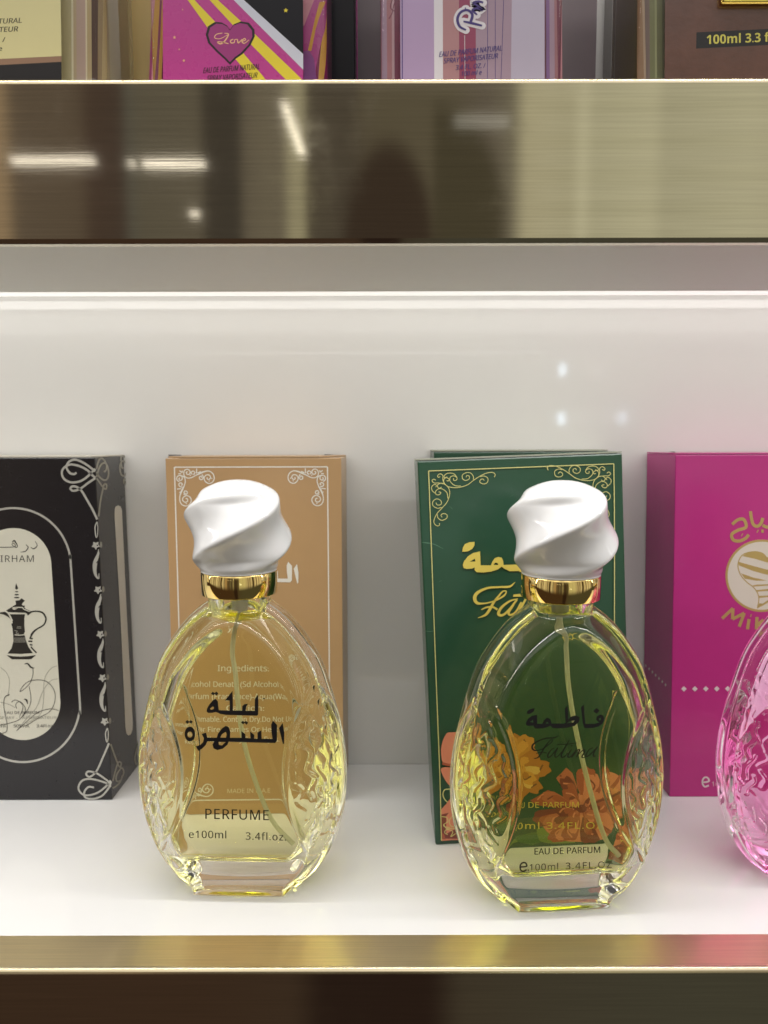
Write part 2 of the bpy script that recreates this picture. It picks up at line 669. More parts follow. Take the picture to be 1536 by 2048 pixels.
_m1, _m2 = _nt.node('ShaderNodeMixShader'), _nt.node('ShaderNodeMixShader')
_m1.inputs[0].default_value = 0.5
_m2.inputs[0].default_value = 0.42
_nt.l.new(_b.outputs[0], _m1.inputs[1])
_nt.l.new(_tl.outputs[0], _m1.inputs[2])
_nt.l.new(_m1.outputs[0], _m2.inputs[1])
_nt.l.new(_tr.outputs[0], _m2.inputs[2])
_nt.l.new(_m2.outputs[0], _nt.n['Material Output'].inputs['Surface'])

# ------------------------------------------------------------------ setting: back wall and shelves
XW = 0.75
wall = box_obj('back_wall', -XW, XW, Y_WALL, Y_WALL + 0.018, -0.06, 0.56, M_WALL)
tag(wall, 'glossy white back wall of the display cabinet', kind='structure')


def trim_profile(z0, z1, y_front, ret):
    """folded metal face with a rounded lip along the top edge and a return onto the shelf"""
    r = 0.0016
    P = [(y_front + 0.004, z0), (y_front + 0.0012, z0), (y_front, z0 + 0.0012)]
    P.append((y_front, z1 - r))
    for a in np.linspace(0, math.pi / 2, 7)[1:]:
        P.append((y_front + r - r * math.cos(a), z1 - r + r * math.sin(a)))
    P.append((y_front + ret, z1))
    return P


def extrude_x(name, prof, mats, parent, x0, x1, idx=None, smooth=False):
    n = len(prof)
    V = [(x0, y, z) for y, z in prof] + [(x1, y, z) for y, z in prof]
    F = [(i, n + i, n + i + 1, i + 1) for i in range(n - 1)]
    return mesh_obj(name, V, F, mats, parent, smooth, idx)


def shelf(label, z_top, z_face0, ret, led):
    t = thing('display_shelf', label, 'shelf', (0, Y_LIP, z_top), 0, 'shelves of the display cabinet')
    prof = [(y - Y_LIP, z - z_top) for y, z in trim_profile(z_face0, z_top, Y_LIP, ret)]
    ix = [0, 0, 0] + [1] * 6 + [2]
    me = extrude_x('metal_trim', prof, [M_BRASS, M_BRASS_EDGE, M_STRIP], t, -XW, XW, ix)
    for i, p in enumerate(me.data.polygons):
        p.use_smooth = p.material_index == 1
    sm = me.modifiers.new('thickness', 'SOLIDIFY')
    sm.thickness = 0.0008
    sm.offset = -1.0
    y0 = ret + 0.0002
    if led:
        # board with the underside, and a slot holding the rear light strip
        zu = Z_UND - z_top
        box_obj('shelf_board', -XW, XW, 0.0045, 0.0885, zu, -0.001, M_UNDER, t)
        box_obj('shelf_board', -XW, XW, 0.1015, Y_WALL - Y_LIP - 0.0005, zu + 0.026, -0.001, M_UNDER, t)
        box_obj('light_strip', -XW, XW, 0.0886, 0.1014, zu + 0.0008, -0.0012, M_LED, t)
    else:
        box_obj('shelf_board', -XW, XW, y0, Y_WALL - Y_LIP - 0.0005, z_face0 - z_top + 0.004, -0.0001, M_SHELF, t, 0.0003)
    return t


shelf('white glossy shelf edged with gold brushed metal under the two capped bottles', 0.0, -0.0445, 0.0168, False)
shelf('upper shelf with a broad brushed metal front above the white back wall', Z_LIP1, Z_LIP0, 0.0168, True)


# ------------------------------------------------------------------ cartons
M_BOARD = paper('raw_board_sheen', (.60, .57, .50), .55)  # raw card, made paler to carry the lid's bright reflection
M_GBOARD = paper('worn_sheen_green_board', (.40, .42, .34), .5, grain=.2)  # worn card with the wall's grazing reflection put into its pale colour


class Carton:
    pass


def carton(name, label, c8, mat, group=None, flap=None, bevel=0.0004, flap_mat=None):
    """c8 in world space, front face first; the Empty sits at the front bottom left corner"""
    o = thing(name, label, 'box', c8[0], 0, group)
    bpy.context.view_layer.update()
    bm = bmesh.new()
    base = Vector(c8[0])
    hexa(bm, [Vector(c) - base for c in c8], bevel, 2)
    bm_obj('carton_body', bm, mat, o)
    q = Carton()
    q.o = o
    q.front = quad_surf(c8[0], c8[1], c8[2], c8[3])
    q.right = quad_surf(c8[1], c8[5], c8[6], c8[2])
    q.left = quad_surf(c8[4], c8[0], c8[3], c8[7])
    q.top = quad_surf(c8[3], c8[2], c8[6], c8[7])
    q.c8 = [Vector(c) for c in c8]
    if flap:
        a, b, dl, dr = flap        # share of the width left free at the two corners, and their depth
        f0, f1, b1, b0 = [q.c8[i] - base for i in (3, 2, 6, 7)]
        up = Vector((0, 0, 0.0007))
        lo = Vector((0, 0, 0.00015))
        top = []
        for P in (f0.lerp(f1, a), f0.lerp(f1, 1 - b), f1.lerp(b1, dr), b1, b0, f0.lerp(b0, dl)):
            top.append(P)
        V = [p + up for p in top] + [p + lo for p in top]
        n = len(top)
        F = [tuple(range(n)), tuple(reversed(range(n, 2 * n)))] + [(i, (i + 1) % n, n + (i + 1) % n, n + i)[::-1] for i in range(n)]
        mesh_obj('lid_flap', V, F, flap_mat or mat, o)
    return q


def c8_from(P0, P1, P2, P3, back):
    b = [Vector(v) for v in back]
    P = [Vector(v) for v in (P0, P1, P2, P3)]
    return [tuple(p) for p in P] + [tuple(p + q) for p, q in zip(P, b)]


def sstar(cx, cy_, r, rot=-math.pi / 2, n=5, inner=0.45):
    return [(cx + (r if i % 2 == 0 else r * inner) * math.cos(rot + math.pi * i / n), cy_ + (r if i % 2 == 0 else r * inner) * math.sin(rot + math.pi * i / n)) for i in range(2 * n)]


def zt(x0, y0, sc):
    return lambda x, y: (x0 + x * sc, y0 + y * sc)


# lettering traced from the bottles; shared by the boxes
Z1 = zt(350, 1370, .15625)
LAYLA = [
    ([[(395, 320), (400, 290), (430, 240), (480, 180), (515, 168), (540, 200), (545, 260), (552, 312), (690, 318), (690, 190), (630, 188), (728, 65), (732, 200), (732, 316), (850, 318), (850, 262), (880, 236), (925, 230), (905, 265), (893, 320), (1010, 322), (1012, 170), (1055, 110), (1058, 250), (1055, 370), (1040, 385), (900, 380), (760, 377), (640, 373), (570, 360), (540, 345), (510, 335), (470, 345), (420, 348), (400, 335)],
      [(440, 290), (475, 262), (492, 280), (480, 300), (450, 308)]]),
    [[(450, 100), (475, 75), (500, 92), (520, 72), (547, 97), (525, 124), (498, 106), (480, 122)]],
    [[(1115, 161), (1145, 159), (1142, 172), (1118, 173)]]]
SAHRA = [
    [[(180 + 67 * math.cos(a), 615 + 95 * math.sin(a)) for a in np.linspace(0, 6.283, 26)[:-1]], [(180 + 33 * math.cos(a), 622 + 38 * math.sin(a)) for a in np.linspace(0, 6.283, 18)[:-1]]],
    [[(122, 460), (148, 435), (170, 456), (195, 437), (218, 458), (195, 485), (172, 464), (150, 485)]],
    [[(330, 615), (388, 597), (403, 660), (520, 664), (840, 666), (838, 580), (890, 620), (892, 668), (955, 672), (950, 585), (1005, 630), (1002, 676), (1045, 678), (1045, 600), (1095, 570), (1098, 680), (1236, 682), (1225, 600), (1220, 500), (1243, 447), (1297, 505), (1295, 640), (1293, 705), (1270, 735), (1000, 727), (700, 717), (420, 710), (402, 712), (380, 760), (340, 800), (290, 832), (250, 770), (310, 758), (348, 720), (360, 670)]],
    [[(500, 700), (525, 660), (540, 610), (590, 545), (640, 512), (680, 530), (697, 590), (692, 680), (660, 755), (600, 805), (530, 822), (482, 800), (468, 750)], [(568, 662), (590, 620), (640, 590), (650, 620), (642, 664)], [(545, 718), (552, 755), (590, 763), (638, 719)]],
    [[(835, 470), (860, 448), (880, 466), (895, 450), (928, 472), (905, 500), (880, 476), (862, 495)]],
    [[(1320, 545), (1368, 478), (1388, 600), (1385, 740), (1370, 752), (1345, 650)]]]
Z2 = zt(1030, 1390, .1302)
FATMA = [
    [[(152, 465), (155, 430), (190, 370), (250, 325), (325, 312), (325, 450), (405, 452), (430, 395), (480, 358), (530, 380), (545, 450), (740, 450), (762, 432), (750, 215), (795, 165), (805, 330), (802, 385), (850, 340), (920, 325), (980, 350), (970, 420), (900, 485), (780, 515), (650, 522), (560, 515), (530, 480), (480, 502), (400, 522), (300, 525), (275, 500), (268, 477), (180, 480)],
     [(210, 422), (262, 390), (268, 430)], [(455, 447), (480, 420), (505, 447)], [(775, 444), (830, 410), (900, 400), (880, 432)]],
    [[(165, 295), (175, 250), (230, 220), (290, 210), (275, 260), (220, 295)]],
    [[(1000, 200), (1045, 155), (1050, 300), (1065, 455), (1200, 455), (1288, 432), (1258, 420), (1230, 390), (1240, 345), (1290, 312), (1340, 325), (1358, 380), (1330, 450), (1270, 495), (1180, 518), (1050, 518), (1025, 440)], [(1270, 377), (1300, 360), (1305, 395), (1285, 402)]],
    [[(1185, 260), (1240, 210), (1285, 250), (1240, 300)]]]
FATIMA_S = [
    [(655, 632, 5), (590, 665, 13), (470, 672, 13), (350, 710, 13), (260, 770, 18), (250, 830, 18), (300, 860, 13), (400, 840, 9), (500, 770, 8), (555, 720, 10), (545, 690, 7), (500, 730, 9), (440, 810, 13), (380, 910, 15), (330, 970, 12), (270, 985, 6)],
    [(310, 905, 9), (380, 885, 9), (430, 890, 9), (470, 900, 9)],
    [(590, 820, 7), (540, 850, 10), (490, 920, 15), (490, 965, 15), (530, 950, 11), (590, 880, 9), (640, 820, 9), (600, 900, 14), (600, 960, 13), (640, 950, 9), (700, 880, 7)],
    [(820, 700, 7), (760, 800, 14), (700, 910, 16), (700, 965, 14), (740, 955, 10), (790, 900, 7)], [(635, 770, 9), (780, 765, 9), (935, 745, 7)],
    [(850, 845, 9), (800, 920, 14), (800, 965, 13), (840, 950, 9), (900, 880, 7)], [(845, 790, 16), (862, 784, 16)],
    [(920, 850, 9), (880, 920, 14), (850, 970, 12)], [(870, 950, 7), (940, 860, 9), (975, 850, 13), (960, 890, 14), (925, 965, 12)],
    [(930, 950, 7), (1010, 870, 9), (1050, 850, 13), (1050, 880, 14), (1010, 960, 14), (1040, 970, 10), (1080, 940, 7)],
    [(1180, 820, 8), (1120, 850, 10), (1070, 930, 14), (1090, 955, 13), (1150, 910, 10), (1250, 805, 9), (1190, 900, 13), (1190, 950, 13), (1220, 945, 8)]]


def polys(art, lst, col, tf):
    for lp in lst:
        if isinstance(lp, tuple):
            lp = lp[0]
        art.poly(lp, col, tf=tf)


# ---- black box with the coffee pot label -----------------------------------------------------------------
YB = 0.337
k0, k1 = ray_at(222, 1598, YB), ray_at(190, 913, YB)
k0.z = 0.0
wB, dB = 0.0805, 0.0375
sh = (k1.x - k0.x)
cb = [(k0.x - wB, YB, 0), (k0.x, YB, 0), (k1.x, YB, k1.z), (k1.x - wB, YB, k1.z)]
M_BLACK = paper('black_gloss_card', (.011, .0095, .0125), 0.26, 0.25, 0.04, bump=0.04)
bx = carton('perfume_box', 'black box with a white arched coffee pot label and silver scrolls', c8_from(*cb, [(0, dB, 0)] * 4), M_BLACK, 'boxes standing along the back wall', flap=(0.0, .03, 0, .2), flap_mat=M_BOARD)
M_CREAM = paper('cream_print', (.66, .64, .54), 0.4)
M_SILVER = paper('silver_print', (.50, .49, .45), 0.32, metal=0.25)
M_DARKPRINT = paper('dark_print', (.022, .019, .016), 0.4)
M_GREYPRINT = paper('grey_print', (.30, .29, .245), 0.45)
Z5, Z6, Z7, Z8 = zt(0, 1040, .11228), zt(0, 1260, .12698), zt(110, 890, .11716), zt(130, 1120, .23916)


def stadium(cx0, cy0, cx1, cy1, r, ry):
    L = []
    for a in np.linspace(math.pi, 2 * math.pi, 26):
        L.append((cx0 + r * math.cos(a), cy0 + ry * math.sin(a)))
    for a in np.linspace(0, math.pi, 26):
        L.append((cx1 + r * .985 * math.cos(a), cy1 + ry * math.sin(a)))
    return L


ar = Art()
ar.sect('label_panel')
ar.poly(stadium(26.5, 1128, 44.5, 1402, 76, 75), 'cream')
ar.sect('label_ring')
ring = stadium(26.0, 1130, 44.5, 1404, 115.5, 117)
ar.stroke([(x, y) for x, y in ring] + [ring[0]], 4.2, 'silver', res=2)
ar.sect('name_lettering', 'label_panel')
for p in ([(625, 350, 8), (660, 430, 16), (600, 485, 20), (545, 460, 8)], [(460, 410, 10), (500, 460, 18), (450, 530, 18), (360, 545, 8)],
          [(215, 370, 10), (250, 340, 26), (278, 372, 24), (310, 430, 14), (290, 460, 18), (245, 440, 12), (212, 408, 10), (240, 385, 12), (275, 425, 12), (245, 450, 14), (140, 457, 14), (0, 457, 14), (-180, 455, 14)],
          [(-180, 455, 14), (-240, 430, 14), (-260, 470, 14), (-300, 560, 10)]):
    ar.stroke(p, 14, 'dark', Z5)
ar.sect('name_lettering', 'label_panel')
ar.text('DIRHAM', -14, 67.5, 1120.8, 13.2, 'dark', spacing=1.15)
ar.sect('coffee_pot_emblem', 'label_panel')
ar.poly([(285, 1098), (300, 1140), (322, 1190), (292, 1215), (264, 1192), (272, 1140)], 'dark', tf=Z5)
for (y, w, hh) in ((1250, 32, 10), (1302, 40, 13), (1354, 48, 13)):
    ar.disc(293, y, w, hh, 'dark', tf=Z5)
ar.poly([(270, 1408), (340, 1402), (380, 1366), (440, 1410), (400, 1450), (380, 1482), (420, 1500), (440, 1490), (430, 1530), (460, 1560), (560, 1600), (470, 1640), (440, 1625), (90, 1612), (80, 1598), (230, 1505), (280, 1475)], 'dark', tf=Z5)
ar.poly([(205, 1548), (320, 1545), (250, 1572)], 'cream', tf=Z5)
ar.stroke([(215, 1535), (300, 1528), (395, 1532), (420, 1560), (560, 1618)], 16, 'cream', Z5)
ar.stroke([(100, 1618), (270, 1632), (440, 1634)], 18, 'cream', Z5)
body = [Z5(*p) for p in ((180, 1650), (440, 1650), (428, 1720), (428, 1850), (438, 1960), (418, 2000), (425, 2048))] + [Z6(*p) for p in ((378, 40), (405, 150), (440, 240), (512, 340), (320, 352), (112, 344), (175, 262), (205, 150), (200, 40))] + [Z5(*p) for p in ((225, 2000), (215, 1900), (195, 1820), (230, 1780))]
ar.poly(body, 'dark')
for y in (100, 116, 132, 148, 164):
    ar.stroke([(212, y), (300, y + 2), (398, y)], 6, 'grey', Z6)
ar.stroke([(225, 52), (300, 56), (372, 50)], 12, 'cream', Z6)
for p in ([(300, 1870), (370, 1875)], [(290, 1895), (372, 1898)], [(250, 1940), (300, 1950), (280, 1985), (330, 1990)], [(262, 2010), (330, 2012)]):
    ar.stroke(p, 10, 'grey', Z5)
ar.poly([(95, 368), (200, 388), (320, 394), (450, 386), (560, 370), (490, 430), (450, 437), (180, 436)], 'dark', tf=Z6)
ar.stroke([(480, 1655, 46), (560, 1608, 26), (650, 1598, 24), (750, 1622, 28), (800, 1690, 28), (812, 1750, 26), (775, 1840, 24), (660, 1910, 26), (590, 1965, 34), (545, 2035, 36)], 20, 'dark', Z5)
for p in ([(485, 70), (465, 110)], [(440, 150), (505, 156)], [(462, 205), (505, 212)], [(480, 240), (510, 275), (568, 335)], [(460, 105), (512, 112)]):
    ar.stroke(p, 22, 'dark', Z6)
ar.stroke([(-60, 1640, 14), (20, 1628, 30), (100, 1640, 62), (180, 1690, 60), (240, 1790, 26)], 30, 'dark', Z5)
ar.stroke([(90, 1590), (150, 1640), (215, 1770)], 26, 'cream', Z5)
ar.stroke([(-60, 1668), (20, 1672), (120, 1720), (215, 1810)], 18, 'cream', Z5)
ar.sect('vine_print', 'label_panel')
for p in ([(890, 540), (800, 580), (710, 700), (680, 850), (680, 1000), (660, 1200), (600, 1330), (400, 1450)],
          [(900, 745), (800, 770), (700, 880), (640, 1000), (560, 1200), (400, 1380), (250, 1560)],
          [(0, 560), (90, 640), (140, 760), (130, 930), (110, 1010)], [(0, 1110), (120, 1140), (230, 1195)]):
    ar.stroke(p, 7, 'grey', Z6)
for p in ([(480, 770), (600, 760), (720, 785), (820, 880), (860, 1000), (840, 1150), (760, 1270), (600, 1360), (400, 1480)],
          [(510, 580), (510, 680), (470, 800), (400, 880), (310, 945), (330, 890), (400, 810), (480, 770)],
          [(450, 860), (475, 1000), (470, 1130), (400, 1270), (280, 1390), (100, 1450), (0, 1460)],
          [(915, 1245), (820, 1220), (700, 1230), (560, 1290), (440, 1390), (250, 1560)],
          [(140, 990, 14), (70, 1030, 10), (50, 1150, 8), (70, 1300, 8), (100, 1450, 8), (90, 1570, 9), (0, 1605, 8)],
          [(170, 1110), (230, 1075), (320, 1120), (350, 1200), (300, 1330)], [(250, 1210), (240, 1140), (300, 1100), (360, 1150), (390, 1230), (340, 1340)],
          [(380, 510, 8), (430, 505, 22), (480, 560, 24), (535, 575, 6)], [(370, 1060, 6), (410, 1080, 26), (425, 1140, 8)]):
    ar.stroke(p, 8, 'dark', Z6)
ar.sect('volume_lettering', 'label_panel')
ar.text('EAU DE PARFUM', 8, 77, 1424.5, 5.4, 'dark')
ar.text('NATURAL SPRAY - VAPORISATEUR', -52, 112, 1434.5, 5.2, 'grey', bold=0.0)
ar.text('100ml.', -22, 12, 1451, 6, 'dark')
ar.text('50%Vol.', 26, 58, 1451.5, 6.2, 'dark')
ar.text('3.4Fl.oz', 72, 104, 1451.5, 6.2, 'dark')
ar.sect('scroll_print')
for p in ([(375, 450), (330, 475), (260, 455), (215, 390), (205, 340), (240, 270), (320, 230), (420, 245), (540, 310), (660, 400), (692, 430)],
          [(694, 540), (640, 490), (560, 410), (430, 340), (280, 310), (180, 350), (125, 430), (150, 540), (240, 605), (340, 615), (450, 590), (570, 510), (672, 405), (694, 385)],
          [(694, 545), (580, 620), (450, 715), (330, 760), (270, 725), (300, 685), (370, 690), (430, 730), (480, 790), (560, 930), (640, 1070), (725, 1250)]):
    ar.stroke(p, 38, 'silver', Z7)
for p in ([(362, 1520), (310, 1640), (255, 1755), (200, 1800), (170, 1780), (190, 1755), (255, 1770), (330, 1820), (376, 1860)],
          [(235, 1890), (190, 1885), (155, 1925), (160, 1970), (220, 1985), (300, 1960), (360, 1890), (378, 1840)],
          [(376, 1885), (330, 1850), (220, 1820), (140, 1830), (105, 1890), (130, 1940), (180, 1955), (260, 1935), (330, 1885), (374, 1830)]):
    ar.stroke(p, 16, 'silver', Z8)
ex = lambda y: 190 + (y - 913) * .0467
for i, y in enumerate((1088, 1177, 1266, 1353, 1440)):
    x = ex(y) - 5.5
    ar.poly(sstar(x - .8, y, 8.6, rot=-2.2, inner=.62), 'silver', smooth=True)
    ar.disc(x + 2.2, y, 1.4, 1.6, 'black')
    if i < 4:
        ar.stroke([(x + 4.5, y + 8, 1), (x + 3.6, y + 18, 5), (x - 2, y + 34, 8.4), (x - 3.2, y + 50, 7.2), (x, y + 62, 4.6), (x + 4.6, y + 66, 2.6), (x + 5.2, y + 56, 1.2)], 5, 'silver')
        ar.stroke([(x + 2.5, y + 32), (x, y + 36)], 1.6, 'black')
for (y0, y1) in ((1041, 1073), (1453, 1482)):
    xm = ex((y0 + y1) / 2) - 3
    ar.stroke([(xm + 1, y0), (xm - 3, y0 + 10), (xm - 2, y1 - 6), (xm, y1)], 2.4, 'silver')
    ar.stroke([(xm + 1, y0), (xm + 2.4, y0 + 10), (xm + 1.8, y1 - 6), (xm, y1)], 1.8, 'silver')
BCOL = {'cream': M_CREAM, 'silver': M_SILVER, 'dark': M_DARKPRINT, 'grey': M_GREYPRINT, 'black': M_BLACK}
ar.lay('front_print', bx.front, BCOL, bx.o)
ar = Art()
for p in ([(708, 390), (750, 240), (800, 210), (850, 250), (880, 330), (870, 410), (830, 440)],
          [(708, 440), (740, 500), (820, 575), (890, 560), (915, 440), (880, 310), (820, 290), (760, 360), (708, 525)],
          [(708, 545), (820, 700), (870, 730), (880, 660), (840, 650), (820, 720), (780, 900), (742, 1200)],
          [(1225, 300), (1165, 250), (1110, 330), (1125, 470), (1175, 510), (1225, 440), (1235, 380)], [(1130, 300), (1145, 370), (1175, 370)],
          [(1225, 240), (1180, 170), (1130, 190), (1125, 260)], [(1235, 560), (1180, 570), (1180, 640), (1215, 610), (1250, 760)]):
    ar.sect('side_scroll_print')
    ar.stroke(p, 30, 'grey', Z7)
for p in ([(372, 1530), (440, 1715), (460, 1690), (440, 1680), (420, 1720), (388, 1840)], [(386, 1900), (440, 1860), (480, 1770), (460, 1730), (420, 1790), (420, 1840), (455, 1830), (468, 1790)], [(610, 1500), (600, 1540), (575, 1640), (585, 1700), (600, 1690)]):
    ar.stroke(p, 14, 'grey', Z8)
for i, y in enumerate((1088, 1177, 1266, 1353, 1440)):
    ar.disc(ex(y) + 3.2, y - 1, 2.6, 6, 'grey')
ar.sect('side_bar')
bar = [(229, 1016), (231, 1010.5), (236, 1008.5), (241, 1011), (243.5, 1018), (253, 1240), (263.4, 1444), (262.5, 1458), (259, 1467), (254.5, 1469), (250.5, 1465), (248.5, 1452), (240, 1240), (228.5, 1030)]
ar.poly(bar, 'pink')
BCOL2 = {'grey': M_GREYPRINT, 'pink': paper('pearl_print', (.72, .70, .63), .3)}
ar.lay('side_print', bx.right, BCOL2, bx.o)

# ---- light brown box ------------------------------------------------------------------------------------------
YN = 0.336
n3, n2 = ray_at(331, 915, YN), ray_at(683, 915, YN)
zT = (n3.z + n2.z) / 2
M_BROWN = paper('caramel_card', (.52, .325, .160), 0.34, 0.15, 0.05)
bn = carton('perfume_box', 'light brown box with a white line border and scroll corners', c8_from((n3.x, YN, 0), (n2.x, YN, 0), (n2.x, YN, zT), (n3.x, YN, zT), [(0.0004, .037, 0)] * 4), M_BROWN, 'boxes standing along the back wall', flap=(.09, .125, .12, .75))
M_WPRINT = paper('white_print', (.84, .81, .74), 0.42)
M_WPRINT2 = paper('pale_gold_print', (.80, .72, .52), 0.42)
wN = n2.x - n3.x
ar = Art()
fw, fh = wN * 1000, zT * 1000            # face in millimetres, y up
bl = dict(l=4.0, r=fw - 6.2, t=fh - 4.0, b=6.5)
for a, b in (((bl['l'], bl['b']), (bl['l'], bl['t'])), ((bl['l'], bl['t']), (bl['r'], bl['t'])), ((bl['r'], bl['t']), (bl['r'], bl['b'])), ((bl['r'], bl['b']), (bl['l'], bl['b']))):
    ar.stroke([a, b], 0.56, 'w')
ORN = [[(565, 540), (540, 560), (555, 595), (600, 595), (620, 545), (580, 497), (520, 505), (487, 560), (500, 630), (560, 672), (640, 665), (740, 615), (830, 575, 34), (900, 545, 30), (1000, 530), (1085, 585), (1110, 680), (1070, 760), (990, 785), (920, 735), (905, 665), (950, 612), (1010, 615), (1035, 665), (1000, 705), (965, 690), (970, 660)],
       [(405, 665), (385, 695), (410, 720), (450, 700), (450, 645), (400, 620), (350, 650), (345, 710), (390, 750)], [(420, 618), (490, 650), (515, 730), (495, 820), (455, 900, 34), (425, 960, 34), (395, 1050), (395, 1150), (440, 1225), (520, 1248), (590, 1215), (628, 1130), (595, 1060), (530, 1035), (465, 1070), (450, 1130), (500, 1172), (550, 1150), (545, 1100), (510, 1095)],
       [(650, 600), (640, 560), (680, 530), (715, 560), (700, 595), (670, 590)], [(860, 600), (885, 650), (860, 705), (815, 695), (810, 650), (845, 635), (855, 665)],
       [(455, 860), (400, 845), (380, 800), (420, 770), (455, 800), (430, 825)], [(470, 1010), (540, 1000), (548, 955), (505, 938), (480, 975), (510, 990)],
       [(450, 560), (430, 545), (400, 520)], [(455, 560), (460, 520)], [(430, 585), (375, 588)], [(750, 580), (755, 480)], [(770, 570), (840, 540)], [(430, 890), (340, 900)], [(420, 960), (385, 970)]]


def orn_brown(flip_x, flip_y):
    sc = wN * 1000 / 352 * .09766

    def tf(x, y):
        u, v = (x - 300) * sc, (y - 450) * sc
        return ((bl['r'] - u) if flip_x else (bl['l'] + u), (bl['b'] + v) if flip_y else (bl['t'] - v))
    for p in ORN:
        ar.stroke(p, 22, 'w', tf)
    for p in ((622, 618), (1060, 680), (1005, 735), (525, 1200)):
        ar.disc(p[0], p[1], 13, 13, 'w', 10, tf=tf)


for fx in (0, 1):
    for fy in (0, 1):
        orn_brown(fx, fy)


def mm_surf(q, w, h):
    return lambda st: q(st / [w, h])


ar.lay('front_print', mm_surf(bn.front, fw, fh), {'w': M_WPRINT}, bn.o, px=False)
ar = Art()
sB = .90
TB = lambda x, y: (596.5 - (1388 - x) * .15625 * sB, 1127 + (y - 478) * .15625 * sB * 1.02)
ar.sect('name_lettering')
polys(ar, SAHRA, 'w', TB)
TB2 = lambda x, y: TB(x, y - 20)
polys(ar, LAYLA, 'w', TB2)
ING = [('Ingredients:', 448, 541, 1330, 11.5), ('Alcohol Denat.  (Sd Alcohol 39C)', 388, 591, 1359, 10.5), ('Parfum (Fragrance)-Aqua(Water)', 387, 594, 1382, 10.5), ('Caution:', 464, 532, 1405, 10.5),
       ('Flammable. Contain Dry.Do Not Use', 390, 592, 1425, 10), ('Near Fire, Flames Or Heat And', 396, 586, 1444, 9.5), ('Keep Away From Eyes.', 430, 560, 1463, 9.5)]
ar.sect('ingredients_lettering')
for t_, xa, xb, yb_, cap in ING:
    ar.text(t_, xa, xb, yb_, cap, 'w', slope=.012, bold=.008)
ar.sect('origin_lettering')
ar.text('MADE IN U.A.E', 466, 543, 1560, 8, 'g')
ar.lay('front_lettering', bn.front, {'w': M_WPRINT, 'g': M_WPRINT2}, bn.o, lift=0.00018)

M_GAP_SHADE = paper('painted_gap_shade', (.030, .015, .008), .7)  # flat dark patches on the lids, painting the shade of open slots
ar = Art()
ar.sect('tuck_gap_shade')
ar.poly([(645, 909), (652, 907), (678, 906), (690, 902), (696, 903), (694, 906), (681, 910), (665, 912), (650, 913)], 'g')
ar.sect('tuck_gap_shade#2')
ar.poly([(337, 911), (362, 911.5), (364, 913), (338, 913.6)], 'g')
ar.lay('tuck_gap_shade', bn.top, {'g': M_GAP_SHADE}, bn.o, lift=.0009)
# ---- green boxes ------------------------------------------------------------------------------------------------
M_GREEN = paper('dark_green_card', (.016, .072, .038), 0.30, 0.25, 0.035, bump=0.08)
g0 = ray_at(868, 1690, .297)
g0.z = 0
g3, g2 = ray_at(835, 922, .309), ray_at(1245, 908, .3165)
g1 = Vector((g0.x + .0845, .3065, 0.0))
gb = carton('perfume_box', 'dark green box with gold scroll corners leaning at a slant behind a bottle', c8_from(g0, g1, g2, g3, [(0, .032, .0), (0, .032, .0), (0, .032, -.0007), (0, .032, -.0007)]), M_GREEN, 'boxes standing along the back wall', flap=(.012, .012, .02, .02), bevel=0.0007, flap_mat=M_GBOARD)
h3, h2 = ray_at(868, 904, .3495), ray_at(1236, 904, .3495)
zH = h3.z
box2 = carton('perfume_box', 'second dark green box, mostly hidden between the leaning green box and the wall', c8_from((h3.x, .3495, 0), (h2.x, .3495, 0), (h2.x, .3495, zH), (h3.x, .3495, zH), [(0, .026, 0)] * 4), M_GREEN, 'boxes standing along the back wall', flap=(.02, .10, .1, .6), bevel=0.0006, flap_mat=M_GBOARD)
M_YEL = paper('yellow_gold_print', (.75, .60, .12), 0.35)
M_YEL2 = paper('pale_yellow_print', (.66, .62, .24), 0.38)
M_OR1, M_OR2, M_OR3 = paper('orange_print', (.70, .33, .07), .4), paper('deep_orange_print', (.50, .19, .04), .4), paper('brown_line_print', (.20, .08, .03), .4)
M_PK1, M_PK2, M_PK3 = paper('coral_print', (.72, .25, .15), .4), paper('rust_print', (.42, .10, .055), .4), paper('maroon_print', (.22, .045, .035), .4)
M_LF1, M_LF2 = paper('leaf_print', (.16, .24, .06), .4), paper('leaf_dark_print', (.06, .14, .045), .4)
GC = {'o0': paper('light_orange_print', (.78, .47, .15), .4), 'o4': paper('amber_print', (.60, .26, .05), .4), 'k4': paper('brick_print', (.52, .15, .085), .4), 'y': M_YEL, 'p': M_YEL2, 'o1': M_OR1, 'o2': M_OR2, 'o3': M_OR3, 'k1': M_PK1, 'k2': M_PK2, 'k3': M_PK3, 'l1': M_LF1, 'l2': M_LF2}
ar = Art()
# painted flowers
ar.sect('flower_print')
rng = random.Random(4)


def petal(cx, cy_, r0, r1, ang, wid, col, line=None):
    L = []
    for t in np.linspace(-1, 1, 13):
        a = ang + wid * t
        rr = r0 + (r1 - r0) * (1 - abs(t) ** 3.0) ** .5 * (1 + .06 * math.sin(9 * t + ang * 7))
        L.append((cx + rr * math.cos(a), cy_ + rr * math.sin(a) * .86))
    for t in np.linspace(1, -1, 7):
        a = ang + wid * .7 * t
        L.append((cx + r0 * .6 * math.cos(a), cy_ + r0 * .6 * math.sin(a) * .86))
    ar.poly(L, col)
    if line:
        ar.stroke([(cx + r0 * math.cos(ang) * .9, cy_ + r0 * math.sin(ang) * .8), (cx + (r0 + r1) * .5 * math.cos(ang + .12), cy_ + (r0 + r1) * .5 * math.sin(ang + .12) * .86), (cx + r1 * .86 * math.cos(ang - .1), cy_ + r1 * .86 * math.sin(ang - .1) * .86)], 3.0, line)


